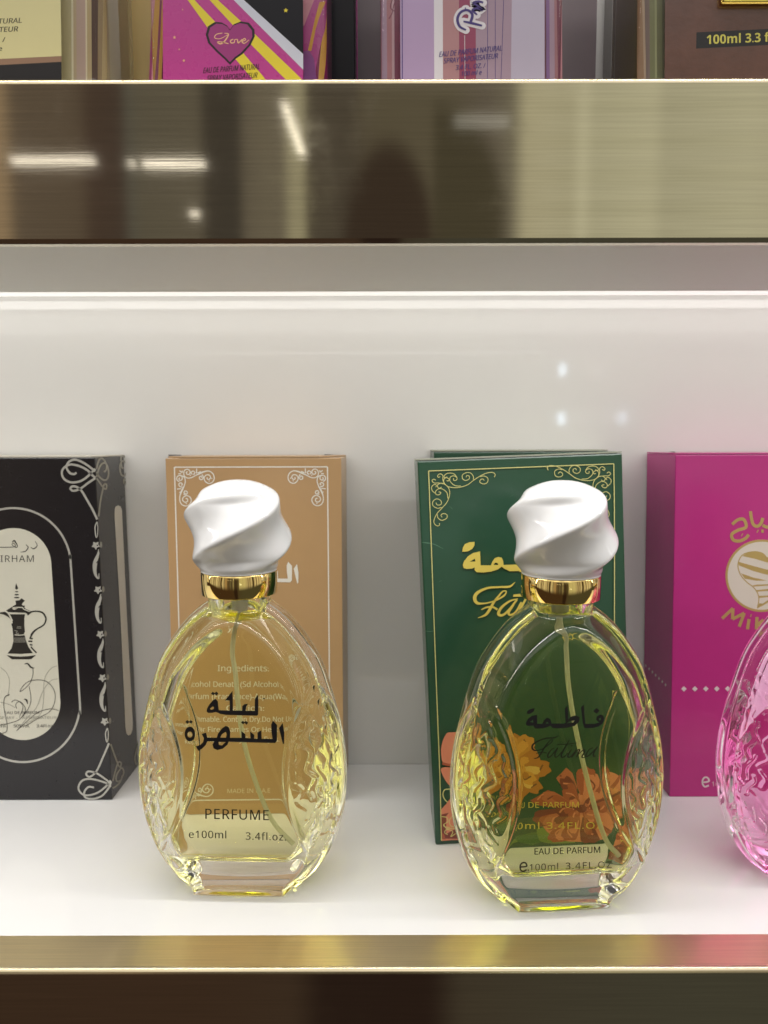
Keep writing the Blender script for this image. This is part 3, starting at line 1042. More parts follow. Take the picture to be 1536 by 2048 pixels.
def bloom(cx, cy_, R, c1, c2, c3, seed):
    r_ = random.Random(seed)
    pal = {'o1': ['o1', 'o0', 'o1', 'o4', 'o2'], 'k2': ['k2', 'k4', 'k2', 'k1', 'k3']}[c1]
    ar.disc(cx, cy_, R * .86, R * .74, c2)
    for ringi, (ra, rb, n) in enumerate(((.52, 1.02, 9), (.34, .78, 8), (.16, .52, 6), (.05, .30, 4))):
        for i in range(n):
            a = 2 * math.pi * (i + .5 * (ringi % 2)) / n + r_.uniform(-.15, .15)
            petal(cx, cy_, R * ra, R * rb * r_.uniform(.92, 1.05), a, 2.6 / n * r_.uniform(.8, 1.05), r_.choice(pal), c3 if r_.random() < .4 else c2)
            petal(cx, cy_, R * (ra + .12), R * (rb - .14) * r_.uniform(.9, 1.0), a + r_.uniform(-.08, .08), 1.5 / n * r_.uniform(.7, 1.0), r_.choice(pal))
    ar.disc(cx, cy_, R * .10, R * .08, c3)


for (a, L_, w_) in ((2.3, 120, 30), (1.5, 95, 34), (.8, 120, 34), (2.9, 90, 26), (-.35, 110, 26), (.3, 80, 30)):
    cx, cy_ = 1045, 1595
    q = [(cx + t * L_ * math.cos(a) + s * w_ * math.sin(math.pi * min(max(t - .15, 0) / .85, 1)) * -math.sin(a), cy_ + t * L_ * math.sin(a) * .8 + s * w_ * math.sin(math.pi * min(max(t - .15, 0) / .85, 1)) * math.cos(a)) for s in (1, -1) for t in (np.linspace(.15, 1, 9) if s == 1 else np.linspace(1, .15, 9))]
    ar.poly(q, rng.choice(['l1', 'l2', 'l1']))
    ar.stroke([(cx + .2 * L_ * math.cos(a), cy_ + .2 * L_ * math.sin(a) * .8), (cx + .95 * L_ * math.cos(a), cy_ + .95 * L_ * math.sin(a) * .8)], 2, 'l2')
bloom(1140, 1590, 95, 'k2', 'k1', 'k3', 23)
bloom(988, 1512, 92, 'o1', 'o2', 'o3', 5)
# coral petals and the scroll corner at the lower left
ar.poly([(899, 1464), (888, 1470), (880, 1492), (880, 1512), (884, 1524), (900, 1528), (930, 1520), (930, 1470)], 'k1', smooth=True)
ar.stroke([(882, 1526), (895, 1529), (915, 1531)], 5, 'k2')
ar.poly([(879, 1540), (884, 1534), (898, 1534), (925, 1536), (925, 1572), (900, 1572), (888, 1560)], 'k1', smooth=True)
ar.stroke([(897, 1577), (886, 1579), (883, 1590), (890, 1602), (905, 1610)], 2.0, 'p')
ar.poly([(879.3, 1679), (879, 1618), (890, 1606), (905, 1585), (950, 1590), (950, 1679)], 'k1')
ar.poly([(879.5, 1676), (879.3, 1628), (896, 1624), (915, 1640), (950, 1640), (950, 1677)], 'k3')
ar.poly([(880, 1677), (880, 1664), (885, 1668), (888, 1678)], 'k2')
for p in ([(880, 1632), (890, 1634), (892, 1642), (884, 1648), (886, 1652), (896, 1654)], [(884, 1648), (890, 1656), (902, 1656), (920, 1660)], [(900, 1632), (895, 1642), (900, 1652), (910, 1650)], [(908, 1666), (898, 1672), (902, 1662), (890, 1658), (886, 1664), (892, 1668)], [(920, 1650), (935, 1660), (925, 1672), (940, 1676)]):
    ar.stroke(p, 1.5, 'p')
ar.stroke([(879.3, 1679.8), (930, 1676), (1000, 1672)], 1.6, 'k1')
# gold frame
ar.sect('gold_frame')
for a in ([(857, 942.4), (1226.5, 929.6)], [(857, 942.4), (860.9, 1065), (868.5, 1305), (873, 1440), (877, 1559), (879.3, 1680)], [(1226.5, 929.6), (1227.3, 1043), (1226, 1300), (1222, 1660)]):
    ar.stroke(a, 1.9, 'p')
ZG = zt(825, 885, .1172)
ORNG = [[(1390, 600), (1405, 555), (1360, 520), (1260, 530), (1150, 580), (1040, 650), (930, 730), (800, 770), (700, 775), (600, 755), (540, 700), (530, 640), (570, 605), (620, 630), (610, 660), (580, 655)],
        [(1030, 640), (1035, 590), (990, 530), (920, 520), (850, 560), (850, 620), (900, 655), (960, 630), (965, 585), (925, 570), (910, 600)],
        [(1150, 590), (1220, 580), (1280, 620), (1270, 690), (1210, 715), (1150, 690), (1150, 650), (1190, 630), (1220, 655)],
        [(820, 750), (720, 740), (640, 670), (640, 600), (700, 575), (755, 610), (740, 650), (700, 650), (695, 615)],
        [(755, 600), (700, 540), (600, 530), (540, 570), (545, 605), (590, 590)],
        [(540, 710), (515, 640), (515, 570), (470, 540), (425, 570), (440, 600), (470, 585)],
        [(455, 1380), (450, 1415), (415, 1425), (370, 1390), (360, 1330), (410, 1220), (500, 1120), (590, 1010), (630, 880), (610, 780), (540, 715), (470, 700), (420, 740), (450, 785), (490, 765)],
        [(490, 1110), (420, 1125), (345, 1080), (345, 1010), (410, 965), (480, 1000), (480, 1060), (420, 1070), (395, 1030)],
        [(415, 1230), (430, 1290), (490, 1330), (570, 1300), (585, 1245), (530, 1215), (480, 1240), (500, 1280)],
        [(600, 960), (580, 860), (510, 800), (440, 795), (390, 840), (400, 890), (450, 895), (480, 860), (440, 845)],
        [(380, 870), (330, 820), (325, 760), (370, 720), (410, 740), (390, 765)],
        [(540, 710), (440, 695), (370, 695), (330, 660), (360, 630), (395, 650)]]
for p in ORNG:
    ar.stroke(p, 12, 'p', ZG)
    ar.stroke([(2083.5 - ZG(x, y)[0], ZG(x, y)[1] - 12.8 + (ZG(x, y)[0] - 857) * -.004) for x, y in p], 1.4, 'p')
ar.sect('name_lettering')
ZA = zt(910, 1070, .09766)
ar.poly([(135, 345), (150, 260), (190, 190), (290, 150), (390, 145), (385, 220), (340, 290), (260, 335), (190, 345)], 'y', tf=ZA, smooth=False)
ar.poly([[(145, 620), (170, 540), (250, 440), (360, 370), (500, 340), (510, 625), (720, 625), (750, 550), (800, 480), (870, 455), (940, 470), (970, 530), (980, 620), (1220, 612), (1500, 612), (1500, 745), (1270, 745), (1100, 748), (1000, 700), (940, 655), (860, 710), (720, 755), (560, 772), (430, 765), (385, 720), (390, 670), (330, 690), (230, 700), (165, 680)],
         [(290, 550), (390, 490), (405, 545)], [(770, 618), (810, 572), (860, 582), (870, 618)]], 'y', tf=ZA)
TG = lambda x, y: (924 + (x - 150) * .206, 1130.6 + (y - 450) * .206)
ar.poly([[(700, 450), (762, 432), (750, 215), (795, 165), (805, 330), (802, 385), (850, 340), (920, 325), (980, 350), (970, 420), (900, 485), (780, 515), (700, 518)], [(775, 444), (830, 410), (900, 400), (880, 432)]], 'y', tf=TG)
polys(ar, FATMA[2:], 'y', TG)
ar.sect('name_lettering#2')
for p in ([(1215, 970, 8), (1100, 1060, 44), (900, 1070, 40), (650, 1090, 44), (450, 1180, 62), (385, 1290, 74), (430, 1390, 60), (560, 1405, 32), (720, 1375, 28), (860, 1320, 34), (990, 1240, 34), (1030, 1160, 24), (960, 1160, 28), (870, 1260, 38), (770, 1390, 48), (690, 1530, 58), (600, 1640, 48), (450, 1700, 12)],
          [(520, 1530, 18), (640, 1480, 36), (760, 1480, 38), (850, 1530, 44)], [(1270, 1310, 18), (1100, 1360, 38), (930, 1490, 52), (870, 1620, 60), (960, 1640, 48), (1080, 1540, 42), (1250, 1330, 38)],
          [(1180, 1430, 42), (1080, 1580, 52), (1110, 1640, 42), (1220, 1580, 38), (1340, 1380, 38)], [(1180, 1240, 34), (1320, 1225, 34)]):
    ar.stroke(p, 36, 'y', ZA)
TF = lambda x, y: (945 + (x - 245) * .203, 1164.7 + (y - 632) * .203)
for p in FATIMA_S[3:]:
    ar.stroke([(a, b, w * 1.5) for a, b, w in p], 12, 'y', TF)
ar.sect('volume_lettering')
ar.text('EAU DE PARFUM', 1004, 1134, 1588, 10.5, 'y', slope=-.01)
ar.text('100ml 3.4FL.OZ', 990, 1178, 1628, 12, 'y', slope=-.01, spacing=1.15)
ar.lay('front_print', gb.front, GC, gb.o)
# creases and a dent in the worn card
ar = Art()
ar.stroke([(843, 1085, .6), (852, 1086, 2.0), (868, 1089, 1.4), (886, 1098, .5)], 1.5, 'c')
ar.sect('scuff_mark#2')
ar.stroke([(845, 1262, .4), (858, 1263, 1.0), (870, 1262, .4)], 1, 'c')
for i in range(12):
    ar.sect('scuff_mark#%d' % (i + 3))
    x, y = rng.uniform(860, 1230), rng.uniform(935, 1300)
    a = rng.uniform(-.9, .9)
    L_ = rng.uniform(1.5, 9)
    ar.stroke([(x, y), (x + L_ * math.cos(a), y + L_ * math.sin(a))], rng.uniform(.3, .6), 'c')
ar.lay('scuff_mark', gb.front, {'c': paper('scuffed_green', (.10, .22, .14), .5)}, gb.o, lift=0.0002)

# ---- pink box ----------------------------------------------------------------------------------------------------------
YP = 0.339
p0, p3 = ray_at(1337, 1593, YP), ray_at(1352, 912, YP)
p0.z = 0
wP = .080
M_PINK = paper('magenta_card', (.52, .030, .235), 0.30, 0.12, 0.05)
pk = carton('perfume_box', 'bright pink box with a round white and gold striped logo', c8_from(p0, (p0.x + wP, YP, 0), (p3.x + wP, YP, p3.z), p3, [(-.0006, .0355, 0)] * 4), M_PINK, 'boxes standing along the back wall', flap=(.02, .05, .25, .1))
M_GOLDP = paper('matt_gold_print', (.56, .41, .15), 0.34, metal=0.3)
ZP = zt(1430, 1010, .13677)
ar = Art()
ar.sect('round_logo')
ar.disc(1522.7, 1154.6, 72.5, 72.5, 'gold', 64)
ar.disc(1522.7, 1154.6, 68, 68, 'cream', 64)
mir = lambda L: [(1522 - x, y) for x, y in L]
heart = [(760, 800), (690, 730), (590, 705), (470, 720), (390, 760), (340, 850), (335, 950), (380, 1060), (460, 1150), (560, 1230), (615, 1310), (635, 1400), (612, 1530)]
ar.stroke(heart, 15, 'gold', ZP)
ar.stroke(mir(heart[:-2]) + [(890, 1330), (775, 1420), (612, 1530)], 15, 'gold', ZP)
for L in ([(395, 768), (480, 715), (600, 703), (690, 732), (762, 800), (762, 866), (600, 815)], [(335, 850), (345, 905), (560, 990), (762, 1045), (762, 970), (560, 915)], [(375, 1020), (430, 1100), (600, 1130), (762, 1127), (560, 1085)],
          [(520, 1205), (560, 1215), (762, 1202), (762, 1182), (600, 1187)], [(590, 1268), (612, 1290), (762, 1278), (762, 1250)], [(626, 1352), (637, 1382), (762, 1370), (762, 1345)]):
    ar.poly(L, 'gold', tf=ZP)
    ar.poly(mir(L), 'gold', tf=ZP)
ar.poly([(640, 1460), (612, 1530), (700, 1490), (780, 1440), (780, 1405), (690, 1465)], 'gold', tf=ZP)
ar.sect('name_lettering')
ar.sect('name_lettering#2')
for p in ([(95, 1680), (255, 1532)], [(256, 1532), (246, 1690)], [(246, 1690), (420, 1602)], [(420, 1602), (345, 1800)], [(490, 1690), (465, 1840)], [(510, 1636), (524, 1640)], [(606, 1660), (595, 1840)], [(700, 1700), (625, 1765)], [(625, 1765), (690, 1835)], [(760, 1690), (800, 1760), (860, 1690)], [(810, 1760), (780, 1860)]):
    ar.stroke(p, 46, 'gold', ZP)
ar.sect('name_lettering')
for p in ([(248, 305), (330, 238), (418, 235), (450, 345), (330, 390), (242, 450), (262, 530), (350, 548), (440, 510), (490, 455)], [(515, 112), (532, 230), (560, 310), (620, 332), (670, 290), (695, 212)], [(692, 320), (775, 348), (900, 330), (960, 250)],
          [(385, 455), (397, 462)], [(612, 402), (626, 410)], [(672, 405), (708, 404)]):
    ar.stroke(p, 46, 'gold', ZP)
ar.sect('diamond_row')
for i in range(12):
    x, y = 1366 + 21.9 * i, 1380
    ar.poly([(x - 5.6, y), (x, y - 5.6), (x + 5.6, y), (x, y + 5.6)], 'white')
ar.sect('volume_lettering')
ar.stroke([(1402, 1567), (1411, 1566), (1415.5, 1563.5), (1412, 1557.5), (1406, 1557.5), (1402.5, 1563), (1402.5, 1570), (1407, 1575.5), (1415, 1573)], 3.4, 'white')
ar.text('100ml 3.4FL.OZ', 1421, 1520, 1575, 9.5, 'white')
PCOL = {'gold': M_GOLDP, 'cream': paper('cream_disc_print', (.72, .66, .58), .4), 'white': paper('white_diamond_print', (.80, .72, .72), .4)}
ar.lay('front_print', pk.front, PCOL, pk.o)
ar = Art()
for i in range(8):
    t = i / 7
    x, y = 1284 + 46 * t, 1327 + 45 * t
    ar.poly([(x - 1.7, y), (x, y - 3.6), (x + 1.7, y), (x, y + 3.6)], 'white')
ar.lay('side_print', pk.left, {'white': PCOL['white']}, pk.o)

ar = Art()
ar.sect('tuck_gap_shade')
ar.poly([(1296, 901.5), (1320, 904), (1348, 907.5), (1351, 911), (1335, 908.5), (1310, 905.5)], 'g')
ar.lay('tuck_gap_shade', pk.top, {'g': M_GAP_SHADE}, pk.o, lift=.0009)

# ------------------------------------------------------------------ the egg shaped bottles
OUT = np.array([(0, 112.2), (8, 110.3), (14.5, 106.2), (20.5, 100.6), (26.3, 92.8), (30.8, 84.4), (35.2, 70.1), (38.5, 55), (39.5, 42), (38.4, 29), (34.8, 16.5), (31.2, 9.2), (28.0, 4.8), (25.2, 1.9), (22.6, 0.0)])
OUTS = np.array(catmull([tuple(p) for p in OUT], 8))
Dp, SLOPE, NECK = 17.0, 0.60, 11.5


def dist_out(x, z):
    """distance to the side outline and sign (inside positive), arrays in mm"""
    x = np.abs(x)
    a, b = OUTS[:-1], OUTS[1:]
    best = np.full(x.shape, 1e9)
    for (ax, az), (bx_, bz) in zip(a, b):
        vx, vz = bx_ - ax, bz - az
        t = np.clip(((x - ax) * vx + (z - az) * vz) / (vx * vx + vz * vz), 0, 1)
        best = np.minimum(best, (x - ax - t * vx) ** 2 + (z - az - t * vz) ** 2)
    wz = np.interp(z, OUTS[::-1, 1], OUTS[::-1, 0], right=0.0)
    wz = np.where(z > 112.2, -1, wz)
    return np.where(x <= wz, 1, -1) * np.sqrt(best)


def smin(*v, k=0.35):
    m = np.minimum.reduce(v)
    return m - k * np.log(sum(np.exp(-np.minimum((q - m) / k, 60)) for q in v))


def worms(seed):
    r_ = random.Random(seed)
    pts, tries = [], 0
    while tries < 5000:
        tries += 1
        z = r_.uniform(14, 78)
        b = 19.6 + .0101 * (z - 48) ** 2
        w = np.interp(z, OUTS[::-1, 1], OUTS[::-1, 0])
        if w - b < 3.2:
            continue
        x = r_.uniform(b + 1.6, w - 1.8)
        if all(((x - q[0]) / 3.3) ** 2 + ((z - q[1]) / 6.4) ** 2 > 1 for q in pts):
            pts.append((x, z))
    out = []
    for (x, z) in pts:
        L_ = r_.uniform(5.5, 9.0)
        ph, lean = r_.uniform(0, 6.28), r_.uniform(-.45, .45)
        am = r_.uniform(.5, 1.0)
        q = [(x + lean * t * L_ + am * math.sin(ph + t * 6.0), z + t * L_) for t in np.linspace(-.5, .5, 9)]
        out.append(np.array(q))
    return out


WORMS = worms(7)


def half_depth(x, z, inset=0.0, relief=True):
    d = dist_out(x, z)
    ax = np.abs(x)
    if inset == 0.0:
        dd = np.maximum(d, 0)
        rim = 6.0 * np.sqrt(np.maximum(1 - (1 - np.minimum(dd / 3.4, 1)) ** 2, 0)) + np.maximum(dd - 3.4, 0) * 2.2
        bb = 19.6 + .0101 * (z - 48) ** 2
        fac = np.where((z > 2) & (z < 96), Dp - SLOPE * (ax - bb) - 0.9 * np.clip((ax - bb) / 0.7, 0, 1), 99.0)
        crown = Dp - 0.0006 * ax ** 2 - 0.00018 * (z - 55) ** 2
        bot = 12.2 + 0.40 * np.maximum(z, 0) - .0016 * ax ** 2
        F = smin(smin(rim, crown, k=1.5), fac, bot, k=.16)
        bead = 0.55 * np.exp(-((ax - bb + .9) / .75) ** 2) * np.clip((dd - 2) / 3, 0, 1) * ((z > 8) & (z < 88))
        F = F + bead
        if relief:
            msk = np.clip((ax - bb - 0.8) / 1.0, 0, 1) * np.clip((dd - 1.2) / 1.2, 0, 1)
            sel = msk > 0
            if sel.any():
                xs, zs = ax[sel], z[sel]
                hh = np.zeros(len(xs))
                for q in WORMS:
                    near = (np.abs(zs - q[:, 1].mean()) < 7) & (np.abs(xs - q[:, 0].mean()) < 6.5)
                    if not near.any():
                        continue
                    bx_, bz = xs[near], zs[near]
                    m2 = np.full(len(bx_), 1e9)
                    for (a0, a1) in zip(q[:-1], q[1:]):
                        v = a1 - a0
                        t = np.clip(((bx_ - a0[0]) * v[0] + (bz - a0[1]) * v[1]) / (v @ v), 0, 1)
                        m2 = np.minimum(m2, (bx_ - a0[0] - t * v[0]) ** 2 + (bz - a0[1] - t * v[1]) ** 2)
                    hh[near] = np.maximum(hh[near], 0.55 * np.exp(-m2 / .40))
                F = F.copy()
                F[sel] += hh * msk[sel]
        r = NECK
        zlo = 92.0
    else:
        dd = np.maximum(d - inset, 0)
        rim = 4.2 * np.sqrt(np.maximum(1 - (1 - np.minimum(dd / 3.2, 1)) ** 2, 0)) + np.maximum(dd - 3.2, 0) * 1.9
        bb = 19.6 + .0101 * (z - 48) ** 2
        fac = np.where((z > 2) & (z < 96), Dp - 3.6 - .9 - SLOPE * (ax - bb), 99.0)
        F = smin(rim, np.full_like(ax, Dp - 3.6), np.maximum(fac, 1.2 * np.minimum(dd, 1)), k=.5)
        F = F * np.sqrt(np.clip(1 - (np.clip(17.8 - z, 0, 6.0) / 6.0) ** 2, .004, 1))
        r = 8.0
        zlo = 96.0
    nk = np.where(z > zlo, np.sqrt(np.maximum(r * r - ax * ax, 0)), 0)
    return np.maximum((np.maximum(F, 0) ** 10 + nk ** 10), 0) ** .1


def shell_mesh(name, z0, z1, nrow, ncol, inset=0.0):
    zs = np.linspace(z0, z1, nrow)
    if inset == 0.0:
        w = np.maximum(np.interp(zs, OUTS[::-1, 1], OUTS[::-1, 0], right=0.0), np.where(zs > 92, NECK, 0))
    else:
        w = np.zeros(nrow)
        gx = np.linspace(0, 40, 401)
        for i, z in enumerate(zs):
            d = dist_out(gx, np.full_like(gx, z)) - inset
            ok = np.where(d > 0)[0]
            w[i] = gx[ok[-1]] if len(ok) else 0
        ker = np.ones(9) / 9
        w = np.convolve(np.pad(w, 4, mode='edge'), ker, 'valid')
        w = np.maximum(w, np.where(zs > 92, 8.0, 0.5))
        w = w * (1 - .16 * (np.clip(17.8 - zs, 0, 6) / 6) ** 3)
    u = np.sin(np.linspace(-1, 1, ncol) * math.pi / 2)
    u = np.sign(u) * np.abs(u) ** 0.96
    X = w[:, None] * u[None, :]
    Zg = np.repeat(zs[:, None], ncol, 1)
    F = half_depth(X.ravel(), Zg.ravel(), inset).reshape(X.shape)
    F[:, 0] = F[:, -1] = 0.0
    FB = F if inset else half_depth(X.ravel(), Zg.ravel(), inset, False).reshape(X.shape)
    front = np.stack([X, -F, Zg], 2).reshape(-1, 3)
    back = np.stack([X, FB, Zg], 2)[:, 1:-1].reshape(-1, 3)
    V = np.concatenate([front, back]) * MM
    nf = nrow * ncol
    idf = np.arange(nf).reshape(nrow, ncol)
    idb = np.empty((nrow, ncol), int)
    idb[:, 0], idb[:, -1] = idf[:, 0], idf[:, -1]
    idb[:, 1:-1] = nf + np.arange(nrow * (ncol - 2)).reshape(nrow, ncol - 2)
    q1 = np.stack([idf[:-1, :-1], idf[:-1, 1:], idf[1:, 1:], idf[1:, :-1]], 2).reshape(-1, 4)
    q2 = np.stack([idb[:-1, :-1], idb[1:, :-1], idb[1:, 1:], idb[:-1, 1:]], 2).reshape(-1, 4)
    Q = np.concatenate([q1, q2])
    faces = Q.tolist()
    if inset == 0.0:
        # pushed-up base: a shallow dome inside a flat standing rim
        nt_ = 14
        base0 = len(V)
        bx_ = []
        for j in range(nt_ + 1):
            t = j / nt_ * 2 - 1
            for i in range(ncol):
                fx_ = max(1 - (abs(u[i]) * 1.12) ** 4, 0) * max(1 - (abs(t) * 1.10) ** 4, 0)
                bx_.append((X[0, i] * MM, (F[0, i] if t < 0 else FB[0, i]) * t * MM, 2.0 * fx_ * MM))
        V = np.concatenate([V, np.array(bx_)])
        dome = []
        for j in range(nt_):
            for i in range(ncol - 1):
                a0 = base0 + j * ncol + i
                dome.append((a0, a0 + ncol, a0 + ncol + 1, a0 + 1))
        faces += dome
    for row, flip in (((nrow - 1, False),) if inset == 0.0 else ((0, True), (nrow - 1, False))):
        a, b = idf[row], idb[row]
        for i in range(ncol - 1):
            f = [a[i], a[i + 1], b[i + 1], b[i]]
            if i == 0:
                f = [a[0], a[1], b[1]]
            elif i == ncol - 2:
                f = [a[i], a[i + 1], b[i]]
            f = [int(x) for x in f]
            faces.append(f[::-1] if flip else f)
    me = bpy.data.meshes.new(name)
    me.from_pydata(V.tolist(), [], faces)
    sm = np.ones(len(faces), bool)
    sm[len(Q):] = False
    if inset == 0.0:
        sm[len(Q):len(Q) + len(dome)] = True
    me.polygons.foreach_set('use_smooth', sm)
    me.update()
    return me


ME_OUT = shell_mesh('glass_body', 0.0, 117.0, 420, 300)
ME_OUT.materials.append(M_GLASS)


def lobes(phase):
    def f(r, z, a):
        # three broad twisted folds that fade out on the crown and at the foot
        zz = z / MM
        fade = min(max((zz - 120.2) / 4.5, 0), 1) * min(max((150.2 - zz) / 5.6, 0), 1)
        fade = fade * fade * (3 - 2 * fade)
        ph = a - math.radians(5.9) * (zz - 135.0) - phase
        s_ = abs(math.sin(1.5 * ph))
        s_ = math.sqrt(s_ * s_ + .022) - .08
        s_ = s_ ** 0.85 if s_ > 0 else s_
        return r * (1 - .215 * fade * s_)
    return f


CAP_PROF = catmull([(13.9, 119.6), (14.0, 120.4), (15.4, 122.0), (18.3, 125.5), (19.8, 130.0), (20.4, 135.0), (20.0, 139.6), (18.6, 143.4), (16.2, 146.6), (12.6, 149.5), (8.2, 151.6), (4.0, 152.7), (0.15, 153.0)], 8)


def egg_bottle(label, X, Y, rz, liquid_mat, fill, tube_px, capphase, group):
    o = thing('perfume_bottle', label, 'bottle', (X, Y, 0.0002), rz, group)
    bpy.context.view_layer.update()
    link(bpy.data.objects.new('glass_body', ME_OUT), o)
    ml = shell_mesh('liquid', 11.8, fill, 260, 160, 5.0)
    ml.materials.append(liquid_mat)
    link(bpy.data.objects.new('liquid', ml), o)
    ma = shell_mesh('air_pocket', fill + .06, 116.0, 60, 120, 5.0)
    ma.materials.append(M_AIR)
    link(bpy.data.objects.new('air_pocket', ma), o)
    # collar: a thin metal sleeve round the neck
    prof = [(11.65, 111.0), (13.6, 111.0), (13.9, 111.3), (13.9, 119.2), (13.6, 119.55), (11.65, 119.55)]
    c = revolve('collar', [(r * MM, z * MM) for r, z in prof + prof[:1]], M_GOLD, o, 96, smooth=False, close=False)
    bev = c.modifiers.new('round', 'EDGE_SPLIT')
    bev.split_angle = math.radians(50)
    c.data.polygons.foreach_set('use_smooth', [True] * len(c.data.polygons))
    lf = lobes(capphase)
    revolve('cap', [(p[0] * MM, p[1] * MM) for p in CAP_PROF], M_CAP, o, 220, rfun=lf)
    # pump housing in the neck
    revolve('pump_housing', [(r * MM, z * MM) for r, z in ((2.0, 102.6), (2.9, 103.2), (3.1, 108.0), (3.1, 110.5), (6.2, 110.8), (6.2, 115.5))], M_TUBE, o, 40)
    # spray tube hanging in the perfume
    P = [(0, 0, .1035)]
    mi = o.matrix_world.inverted()
    for px_, py_ in tube_px:
        q = mi @ ray_at(px_, py_, Y)
        P.append((q.x, min(max(q.y, -.006), .006), max(q.z, .0165)))
    V, F = tube_mesh(P, .0009)
    mesh_obj('dip_tube', V, F, M_TUBE, o, True)
    return o


def bottle_surf(o):
    mw = np.array(o.matrix_world)

    def f(st):
        x = (st[:, 0] - .5) * 80
        z = st[:, 1] * 110
        y = -half_depth(x, z, 0.0, False)
        P = np.stack([x, y, z], 1) * MM
        return P @ mw[:3, :3].T + mw[:3, 3]
    return f


L_YEL = glass('yellow_perfume', 1.36 / 1.5, absorb=(.98, .965, .30), dens=27.0)
L_YEL2 = glass('lime_perfume', 1.36 / 1.5, absorb=(.93, .94, .20), dens=34.0)
L_PINK = glass('pink_perfume', 1.36 / 1.5, absorb=(.985, .42, .80), dens=46.0)
GRP = 'egg shaped glass perfume bottles'
b1 = egg_bottle('egg shaped bottle of pale yellow perfume before the light brown box', -.0536, .274, math.radians(-2.0), L_YEL, 100.8,
                [(470, 1290), (476, 1340), (486, 1440), (508, 1530), (545, 1622), (588, 1712)], math.radians(8), GRP)
b2 = egg_bottle('egg shaped bottle of yellow green perfume before the leaning green box', .0632, .265, math.radians(4.5), L_YEL2, 106.5,
                [(1123, 1300), (1126, 1360), (1140, 1450), (1165, 1560), (1195, 1660), (1222, 1752)], math.radians(-22), GRP)
b3 = egg_bottle('egg shaped bottle of pink perfume before the bright pink box', .1690, .281, math.radians(0.0), L_PINK, 101.0,
                [(1690, 1300), (1695, 1420), (1715, 1560), (1750, 1690)], math.radians(40), GRP)
INKC = {'k': M_INK}
ar = Art()
ar.sect('name_lettering')
polys(ar, LAYLA, 'k', Z1)
ar.sect('name_lettering#2')
polys(ar, SAHRA, 'k', Z1)
ar.sect('volume_lettering')
ar.text('PERFUME', 408.5, 535, 1635.5, 20, 'k', slope=.028, spacing=1.1, bold=.006)
ar.text('e100ml', 375.5, 450, 1673.5, 14.5, 'k', slope=.02, spacing=1.1, bold=.008)
ar.text('3.4fl.oz.', 489, 569.5, 1677.5, 14.5, 'k', slope=.03, spacing=1.15, bold=.008)
bpy.context.view_layer.update()
ar.lay('front_lettering', bottle_surf(b1), INKC, b1, lift=.00012)
ar = Art()
ar.sect('name_lettering')
polys(ar, FATMA, 'k', Z2)
ar.sect('name_lettering#2')
for p in FATIMA_S:
    ar.stroke([(a, b, w * 1.45) for a, b, w in p], 12, 'k', Z2)
ar.sect('volume_lettering')
ar.text('EAU DE PARFUM', 1066, 1197, 1710, 12.5, 'k', slope=-.025, bold=.008)
ar.stroke([(1038, 1734.5), (1049, 1733.5), (1050, 1730), (1047, 1726), (1041, 1726.5), (1037.3, 1732), (1038, 1740), (1043, 1743.5), (1050, 1740)], 3.0, 'k')
ar.disc(1053.5, 1741, 1.4, 1.4, 'k')
ar.text('100ml', 1056, 1113, 1742, 13, 'k', slope=-.03, spacing=1.1)
ar.text('3.4FL.OZ', 1128, 1220, 1739.5, 13, 'k', slope=-.03, spacing=1.2)
ar.lay('front_lettering', bottle_surf(b2), INKC, b2, lift=.00012)

# ------------------------------------------------------------------ things on the upper shelf
Z2S = Z_LIP1 + 0.0004
UP = 'stock on the upper shelf'


def flat_bottle(label, pxl, pxr, Yf, depth, wall, core_mat, height=.098, side_mat=None):
    """rectangular glass bottle: clear block with a coloured core, collar and cap"""
    xl, xr = ray_at(pxl, 90, Yf).x, ray_at(pxr, 90, Yf).x
    cx = (xl + xr) / 2
    o = thing('perfume_bottle', label, 'bottle', (cx, Yf, Z2S), 0, UP)
    bpy.context.view_layer.update()
    hw = (xr - xl) / 2
    box_obj('glass_body', -hw, hw, 0, depth, 0, height, M_GLASS, o, .0035, True, 5)
    box_obj('perfume_core', -hw + wall, hw - wall, .0035, depth - .0035, .006, height - .010, core_mat, o, .003, True, 4)
    bmc = bmesh.new()
    bmesh.ops.create_cone(bmc, cap_ends=True, segments=40, radius1=.009, radius2=.009, depth=.012, matrix=Matrix.Translation((0, depth / 2, height + .006)))
    bm_obj('collar', bmc, M_GOLD, o)
    box_obj('cap', -.013, .013, depth / 2 - .010, depth / 2 + .010, height + .0122, height + .036, core_mat, o, .002)
    sf = quad_surf((xl, Yf, Z2S), (xr, Yf, Z2S), (xr, Yf, Z2S + height), (xl, Yf, Z2S + height))
    return o, sf


YU = .250
M_CREAMY = paper('cream_yellow_paint', (.70, .66, .36), .4)
oA, sA = flat_bottle('cream bottle with a brown line and black base, leftmost on the upper shelf', -190, 215, YU, .030, .0025, paper('cream_core', (.66, .58, .36), .35))
ar = Art()
ar.sect('label_paint')
ar.poly([(-130, -370), (122, -370), (127.3, 110), (-130, 121)], 'c')
ar.poly([(-130, 121), (127.3, 110), (127.3, 121.5), (-130, 134)], 'b')
ar.poly([(-130, 134), (127.3, 121.5), (127.3, 190), (-130, 190)], 'k')
ar.sect('lettering')
ar.text('EAU DE PARFUM NATURAL', -145, 48, 50, 10, 'k', slope=-.035, slant=.15, bold=.012)
ar.text('SPRAY VAPORISATEUR', -122, 40.5, 66, 10, 'k', slope=-.035, slant=.15, bold=.012)
ar.text('3.4FL. OZ. /', -75, 14, 84, 9.5, 'k', slope=-.03, slant=.15, bold=.012)
ar.text('100 ml e', -55, 8, 101, 9, 'k', slope=-.03, slant=.15, bold=.012)
